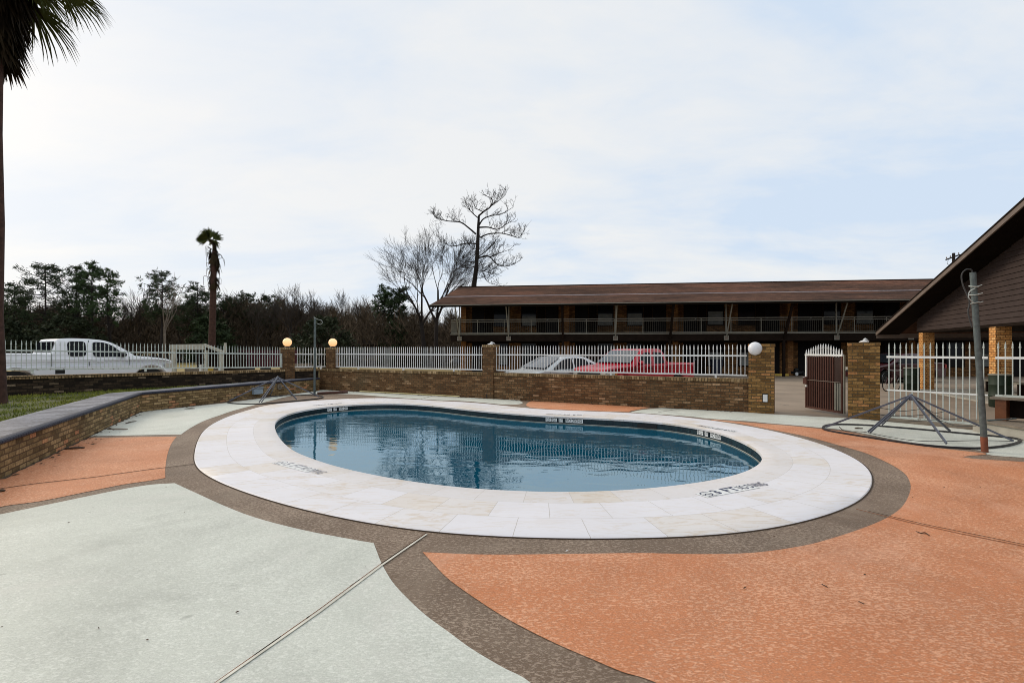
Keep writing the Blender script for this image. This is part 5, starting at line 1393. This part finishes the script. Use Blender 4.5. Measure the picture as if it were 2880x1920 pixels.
# tall fan palm in the field with a ragged head
def blade_fan(m, rg, base, d, L, n, spread, droop, w_=.03, roll=0.0):
    d = d.normalized(); side = d.cross(Vector((0, 0, 1)))
    side = side.normalized() if side.length > .1 else Vector((1, 0, 0)); side.rotate(Matrix.Rotation(roll, 3, d)); nrm_ = side.cross(d).normalized()
    for i in range(n):
        a = spread*(-.5+(i+.5)/n)*2; dd = (d*math.cos(a)+side*math.sin(a)).normalized()
        ll = L*(.75+.3*math.cos(a))*rg.uniform(.85, 1.1); pts = []; q = base.copy(); cur = dd.copy()
        for k in range(5):
            pts.append(q.copy()); cur = (cur+Vector((0, 0, -droop*(k/4)**1.5))+Vector((rg.gauss(0, .03), rg.gauss(0, .03), 0))).normalized(); q = q+cur*(ll/4)
        s = (dd.cross(nrm_)).normalized()
        ws = [w_*.5, w_, w_*.9, w_*.55, .002]
        vs = []
        for p_, ww in zip(pts, ws): vs += [p_-s*ww, p_+s*ww+nrm_*ww*.4]
        m.add(vs, [(2*k, 2*k+1, 2*k+3, 2*k+2) for k in range(4)])
PZ = 34.0; pq = P(598, 985, PZ)
fp = thing('fan_palm', 'thin tall fan palm with a ragged small head, behind the fence', 'palm tree', (pq.x, pq.y, 0))
hpz = zat(700, PZ)
MB().tube([(-.1, 0, 0), (-.03, 0, 2.5), (.03, 0, 5), (.08, 0, hpz-.6), (.12, 0, hpz-.1)], [.24, .22, .20, .18, .12], 10).build('trunk', m_palmbark, fp, smoothang=60)
MB().tube(catmull([(.12, 0, hpz-.15), (.10, 0, hpz+.25), (-.12, 0, hpz+.6)], 4), [.13-.004*i for i in range(9)], 8).build('neck', m_palmdead, fp, smoothang=60)
rg = random.Random(4); m = MB(); c = Vector((-.15, 0, hpz+.55))
for k in range(22):
    a = rg.uniform(0, 6.283); e = rg.uniform(-.35, 1.5); d = Vector((math.cos(a)*math.cos(e)*.95-.25, math.sin(a)*math.cos(e), math.sin(e)))
    b = c+d.normalized()*.22; m.tube([c, b], .02, 4); blade_fan(m, rg, b, d, .62, 13, .85, .10, .040, rg.uniform(-1.3, 1.3))
m.build('crown', m_palm, fp)
m = MB()
for k in range(26):
    a = rg.uniform(0, 6.283); z = hpz-rg.uniform(0, 2.3); s_ = Vector((.1+.16*math.cos(a), .16*math.sin(a), z)); L = rg.uniform(.3, 1.0)
    o = Vector((math.cos(a), math.sin(a), 0))
    m.tube(catmull([s_, s_+o*L*.5+Vector((0, 0, .12)), s_+o*L*rg.uniform(.3, 1.0)+Vector((0, 0, -L*rg.uniform(.3, 1.2)))], 4), [.022-.0015*i for i in range(9)], 4)
for k in range(34):
    a = rg.uniform(0, 6.283); z = hpz-rg.uniform(-.1, 2.6); s_ = Vector((.08+.17*math.cos(a), .17*math.sin(a), z)); blade_fan(m, rg, s_, Vector((math.cos(a)*.3, math.sin(a)*.3, -1)), rg.uniform(.4, .8), 5, .5, .1, .06)
m.build('dead_skirt', m_palmdead, fp)

# big fan palm at the left edge of the deck
nq = Vector((-11.47, 11.3, .38))
pal = thing('fan_palm', 'tall fan palm at the left edge with a hanging skirt of dry fronds', 'palm tree', nq)
ht_ = 9.75
prf = [(0, .24), (.25, .21), (.8, .185), (2, .17), (4, .165), (6, .15), (7.6, .15), (ht_, .17)]
MB().tube([(.02*math.sin(z*2)  +.03, 0, z) for z, r_ in prf], [r_ for z, r_ in prf], 16).build('trunk', m_palmbark, pal, smoothang=60)
rg = random.Random(11); m = MB()
for k in range(260):
    a = rg.uniform(0, 6.283); z = ht_-rg.uniform(.0, 1.65); rr = .16+.42*rg.random()*(1-.55*(ht_-z))
    s_ = Vector((rr*math.cos(a), rr*math.sin(a), z)); o = Vector((math.cos(a), math.sin(a), 0))
    blade_fan(m, rg, s_, o*rg.uniform(.15, .5)+Vector((0, 0, -1)), rg.uniform(.6, 1.0), 6, .45, .15, .045)
m.build('dead_skirt', m_palmdead, pal)
m = MB(); top = Vector((0, 0, ht_+.1))
fr = [(.05, .35, 2.0), (.35, .05, 1.8), (-.3, -.2, 1.7), (.0, -.45, 1.5), (.55, .75, 2.0), (-.6, .5, 1.9), (1.0, .2, 1.8), (-1.1, .1, 1.8)]
for k in range(30):
    if k < len(fr): a, e, Lp = fr[k]
    else: a, e, Lp = rg.uniform(0, 6.283), rg.uniform(-.4, 1.3), rg.uniform(1.0, 1.6)
    d = Vector((math.cos(a)*math.cos(e), math.sin(a)*math.cos(e), math.sin(e)))
    Lp *= .62; mid = top+d*Lp*.55+Vector((0, 0, .05)); b = top+d*Lp+Vector((0, 0, -.16*Lp))
    m.tube(catmull([top, mid, b], 3), [.028-.002*i for i in range(7)], 5)
    blade_fan(m, rg, b, d+Vector((0, 0, -.4)), 1.2, 30, 1.1, .85, .022)
m.build('crown', m_palm, pal)

# pines beyond the field
plist = [(128, 742, 64, 9.0, 'widest dark pine, furthest left in the woods behind the white pickup', .30, 1.35, 0, 1),
         (213, 752, 64, 5.6, 'dense pine just right of the widest pine, above the pickup cab', .35, 1.15, .2, 2),
         (262, 737, 62, 4.6, 'tallest slender pine above the nose of the white pickup', .48, .9, .25, 3),
         (322, 760, 61, 3.9, 'slim leaning pine with a thin open crown, above the pickup bonnet', .42, .65, .7, 4),
         (452, 760, 60, 5.0, 'open topped pine behind the pale barked tree', .45, .85, -.2, 5),
         (556, 803, 66, 5.4, 'low rounded pine just left of the thin fan palm', .35, 1.0, 0, 6),
         (628, 832, 68, 4.6, 'low pine just right of the thin fan palm', .35, .8, 0, 7),
         (693, 826, 70, 4.2, 'small topped pine between the thin fan palm and the lit lamps', .5, .7, 0, 8),
         (760, 834, 70, 4.0, 'small pine above the left lit lamp', .5, .6, 0, 9),
         (1083, 812, 58, 2.6, 'slim pine with a round tuft, left of the broad leafless trees', .58, .7, .15, 10),
         (1122, 812, 58, 3.6, 'fuller pine touching the broad leafless trees', .42, .9, 0, 11),
         (40, 800, 66, 6.0, 'dark pine partly hidden by the palm trunk at the left edge', .25, 1.1, 0, 12)]
for (px, py, Z_, w_, lab, bare, dn, cv, sd) in plist:
    put('pine_tree', lab, 'tree', px, Z_, pine_mesh(sd, zat(py, Z_), w_, .17, bare, dn, cv), (m_barkdk, m_pine if sd in (3, 4, 10) else m_pined), 1.0, sd*.9, 'pines in the far wood')
# rounded evergreen bush behind the right lamp
def shrub(seed, w, h, n, ln_=.3, w_=.09):
    rg = random.Random(seed); tr = MB(); cr = MB()
    for k in range(7):
        a = rg.uniform(0, 6.28); tr.tube([(0, 0, 0), (math.cos(a)*w*.15, math.sin(a)*w*.15, h*.4), (math.cos(a)*w*.33, math.sin(a)*w*.33, h*.75)], [.09, .06, .02], 5)
    for k in range(n):
        a = rg.uniform(0, 6.283); t_ = rg.random(); z = h*(.06+.9*t_); rr = w*.5*math.sqrt(max(.05, 1-(t_*1.02)**2.2))*rg.uniform(.45, 1.03)
        clump(cr, rg, Vector((rr*math.cos(a), rr*math.sin(a), z)), .5, .38, 26, ln_, w_)
    return tr, cr
put('evergreen_tree', 'dark rounded evergreen behind the right lit lamp', 'tree', 912, 42, shrub(2, 5.6, 4.3, 150), (m_barkdk, m_bush))
put('evergreen_tree', 'narrow dark cedar among the bare trunks left of the motel', 'tree', 1108, 52, shrub(6, 3.0, 4.6, 90), (m_barkdk, m_pined))
put('evergreen_tree', 'big black green evergreen mass behind the white pickup cab', 'tree', 190, 58, shrub(8, 9.0, 5.6, 170, .36, .11), (m_barkdk, m_bush))
put('evergreen_tree', 'dark evergreen behind the trunk of the thin fan palm', 'tree', 590, 60, shrub(9, 6.0, 5.6, 150, .4, .12), (m_barkdk, m_pined))
put('evergreen_tree', 'dark evergreen at the left edge behind the palm trunk', 'tree', 30, 60, shrub(10, 8.0, 5.0, 170, .4, .12), (m_barkdk, m_bush))
# pale barked tree
tr, cr = bare_tree_mesh(31, 7.4, .10, 3, .5, dict(wob=.12, up=.06, tap=.6, kids=(2, 4), ang=(20, 50), len=(.55, .8), rmin=.014))
put('bare_tree', 'pale barked leafless tree above the nose of the white pickup', 'tree', 463, 46, (tr, cr), (m_barkpale, m_barkpale))
# leafless trees of the far wood
var = []
spw = dict(wob=.13, up=.08, tap=.6, kids=(3, 4), ang=(14, 40), len=(.6, .85), rmin=.016)
for sd in (41, 42, 43, 44):
    tr, cr = bare_tree_mesh(sd, 9.0, .15, 4, .35, spw)
    o1, o2 = tr.build('trunk', m_bark), cr.build('crown', m_bark); var.append((o1.data, o2.data)); bpy.data.objects.remove(o1); bpy.data.objects.remove(o2)
wood = [(300, 820, 66, 'short leafless tree between the slim leaning pine and the pale barked tree'), (395, 830, 68, 'leafless tree left of the open topped pine'), (505, 835, 68, 'leafless tree midway between the pale barked tree and the thin fan palm'),
        (655, 838, 70, 'leafless tree a little right of the thin fan palm'), (725, 838, 66, 'leafless tree left of the left lit lamp'), (820, 822, 66, 'taller twiggy tree straight above the left lit lamp'), (850, 832, 68, 'leafless tree just left of the top of the upright pole'),
        (882, 826, 66, 'twiggy tree directly behind the top of the upright pole'), (928, 836, 64, 'grey leafless tree above the right lit lamp'), (968, 838, 62, 'dark crooked leafless tree over the rounded evergreen'), (1010, 832, 60, 'thin upright leafless tree right of the rounded evergreen'),
        (1055, 850, 62, 'thin leafless tree just left of the tufted slim pine'), (1150, 860, 66, 'leafless tree in the gap before the broad leafless trees'), (1270, 880, 60, 'leafless tree close behind the left end of the motel'), (1180, 870, 70, 'low leafless tree behind the trunks of the broad leafless trees')]
for i, (px, py, Z_, lab) in enumerate(wood):
    put('bare_tree', lab, 'tree', px, Z_, var[i % 4], (None, None), zat(py, Z_)/9.2, i*1.3, 'leafless trees in the far wood')
# undergrowth that reads as one mass
rg = random.Random(77); m = MB()
hp = [(-1500, 850), (-800, 862), (-260, 845), (0, 880), (100, 872), (200, 878), (290, 905), (345, 905), (400, 880), (500, 872), (600, 862), (700, 852), (800, 862), (900, 885), (1000, 890), (1100, 905), (1200, 905), (1300, 915), (1420, 925)]
def hy(px):
    for (a, b) in zip(hp[:-1], hp[1:]):
        if a[0] <= px <= b[0]: return a[1]+(b[1]-a[1])*(px-a[0])/(b[0]-a[0])
    return 900
from mathutils import noise as mnoise
def bank(pxa, pxb, Za, Zb, frac):
    nx, ny = int((pxb-pxa)/7), 12; b = len(m.v); vs = []
    for iy in range(ny+1):
        for ix in range(nx+1):
            px = pxa+(pxb-pxa)*ix/nx; t_ = iy/ny; Z_ = Za+(Zb-Za)*t_; q = P(px, 985, Z_)
            h = max(0, zat(hy(px), Z_))*frac*math.sin(math.pi*min(1, .02+t_*.62))**.6
            h *= .75+.5*mnoise.fractal(Vector((q.x*.35, q.y*.35, 2.7)), .8, 2.2, 5)+.25
            vs.append((q.x+mnoise.noise(Vector((q.x, q.y, 9)))*.8, q.y+mnoise.noise(Vector((q.x, q.y, 5)))*1.2, max(-.2, h)))
    m.add(vs, [(iy*(nx+1)+ix, iy*(nx+1)+ix+1, (iy+1)*(nx+1)+ix+1, (iy+1)*(nx+1)+ix) for iy in range(ny) for ix in range(nx)])
bank(-1500, 1400, 70, 86, .80)
bank(930, 1330, 53, 64, .62)
for k in range(105000):
    px = rg.uniform(-250, 1400) if k < 90000 else rg.uniform(-1450, -250); Z_ = rg.uniform(66, 84) if (px < 930 or rg.random() < .5) else rg.uniform(50, 64)
    topz = zat(hy(px), Z_)+rg.gauss(0, .45)+.5*math.sin(px*.05)+.4*math.sin(px*.13)
    z = topz*(1-abs(rg.gauss(0, .40)))
    if z < 0 or rg.random() < .2: z = rg.uniform(0, topz*.6)
    q = P(px, 985, Z_); L = rg.uniform(.4, 1.5); d = Vector((rg.gauss(0, .42), rg.gauss(0, .42), rg.uniform(.3, 1))).normalized()*L
    w_ = rg.uniform(.018, .045) if rg.random() < .8 else rg.uniform(.05, .10)
    s = d.orthogonal().normalized()*w_; s.rotate(Matrix.Rotation(rg.uniform(0, 6.28), 3, d.normalized()))
    p_ = Vector((q.x, q.y, z)); m.add([p_-s, p_+s, p_+d], [(0, 1, 2)])
m.uv = [(0, 0)]*len(m.v)
tag(m.build('undergrowth', m_brush), 'brown winter undergrowth of the far wood', 'undergrowth', kind='stuff')

# ---------------------------------------------------------------- sky and light
SUN_EL, SUN_AZ = R(28), R(-58)      # azimuth measured from straight ahead (+Y), negative to the left
wd = bpy.data.worlds.new('World'); bpy.context.scene.world = wd; wd.use_nodes = True
nt = wd.node_tree; bg = nt.nodes['Background']
sky = N(nt, 'ShaderNodeTexSky', sky_type='NISHITA', sun_disc=False, sun_elevation=SUN_EL, sun_rotation=SUN_AZ)
sky.dust_density = 2.0
tc = N(nt, 'ShaderNodeTexCoord'); sp = N(nt, 'ShaderNodeSeparateXYZ'); lk(nt, tc.outputs['Generated'], sp.inputs[0])
def mth(op, a, b=None):
    n = N(nt, 'ShaderNodeMath', operation=op)
    for s_, v in zip(n.inputs, (a, b)):
        if v is None: continue
        if isinstance(v, (int, float)): s_.default_value = v
        else: lk(nt, v, s_)
    return n.outputs[0]
zc = mth('ADD', mth('MAXIMUM', sp.outputs[2], 0.0), .22)
cb = N(nt, 'ShaderNodeCombineXYZ'); lk(nt, mth('DIVIDE', sp.outputs[0], zc), cb.inputs[0]); lk(nt, mth('DIVIDE', sp.outputs[1], zc), cb.inputs[1])
def cl(scale, det, ro, dist, rot, off_=(0, 0, 0), st=(1, 1, 1)):
    mp = N(nt, 'ShaderNodeMapping'); mp.inputs['Rotation'].default_value = (0, 0, rot); mp.inputs['Location'].default_value = off_; mp.inputs['Scale'].default_value = st
    lk(nt, cb.outputs[0], mp.inputs[0])
    n = N(nt, 'ShaderNodeTexNoise', i_Scale=scale, i_Detail=det, i_Roughness=ro, i_Distortion=dist); lk(nt, mp.outputs[0], n.inputs['Vector']); return n.outputs['Fac']
c1 = cl(.9, 6, .55, .5, R(35), (3.1, 1.7, 0), (.6, 1.3, 1)); c2 = cl(2.6, 6, .6, .3, R(20), (0, 4, 0), (.7, 1.2, 1))
cover = mix(nt, .35, c1, c2)
# cloud deck: bright veils over a paler blue grey layer (values are for background strength 0.1)
cloud = ramp(nt, cover, [(.41, (5.9, 6.9, 8.2)), (.50, (7.0, 7.5, 8.1)), (.59, (7.85, 7.95, 8.0))])
# the veil is brighter and warmer round the hidden sun, low at the left
dp = N(nt, 'ShaderNodeVectorMath', operation='DOT_PRODUCT'); lk(nt, tc.outputs['Generated'], dp.inputs[0])
dp.inputs[1].default_value = (math.sin(SUN_AZ)*.97, math.cos(SUN_AZ)*.97, .24)
gl_ = ramp(nt, dp.outputs['Value'], [(.55, 0), (.98, 1)])
cloud = mix(nt, gl_, cloud, mix(nt, .5, cloud, (8.1, 8.0, 7.9)))
# an overcast sky is brightest overhead
cloud = mix(nt, 1.0, cloud, ramp(nt, sp.outputs[2], [(.60, (1, 1, 1)), (.95, (1.7, 1.58, 1.40))]), 'MULTIPLY')
col = mix(nt, .93, sky.outputs[0], cloud)
lk(nt, col, bg.inputs['Color']); bg.inputs['Strength'].default_value = .1
sl = bpy.data.lights.new('sun', 'SUN'); sl.energy = 1.5; sl.angle = R(20); sl.color = (1, .85, .66)
so = bpy.data.objects.new('sun', sl); C.objects.link(so)
dirv = Vector((math.sin(SUN_AZ)*math.cos(SUN_EL), math.cos(SUN_AZ)*math.cos(SUN_EL), math.sin(SUN_EL)))
so.rotation_euler = (-dirv).to_track_quat('-Z', 'Y').to_euler()

# ---------------------------------------------------------------- camera
cam = bpy.data.cameras.new('camera'); cam.sensor_width = 36; cam.lens = 18; cam.shift_y = 25/2880; cam.clip_end = 3000; cam.clip_start = .05
co = bpy.data.objects.new('camera', cam); C.objects.link(co); co.location = (0, 0, EYE); co.rotation_euler = (R(90), 0, 0)
sc = bpy.context.scene; sc.camera = co
sc.view_settings.view_transform = 'Standard'; sc.view_settings.look = 'None'; sc.view_settings.exposure = .2; sc.view_settings.gamma = 1
sc.render.engine = 'CYCLES'; sc.cycles.use_denoising = True; sc.cycles.max_bounces = 8
sc.cycles.filter_width = .95
sc.render.resolution_x = 1024; sc.render.resolution_y = 682
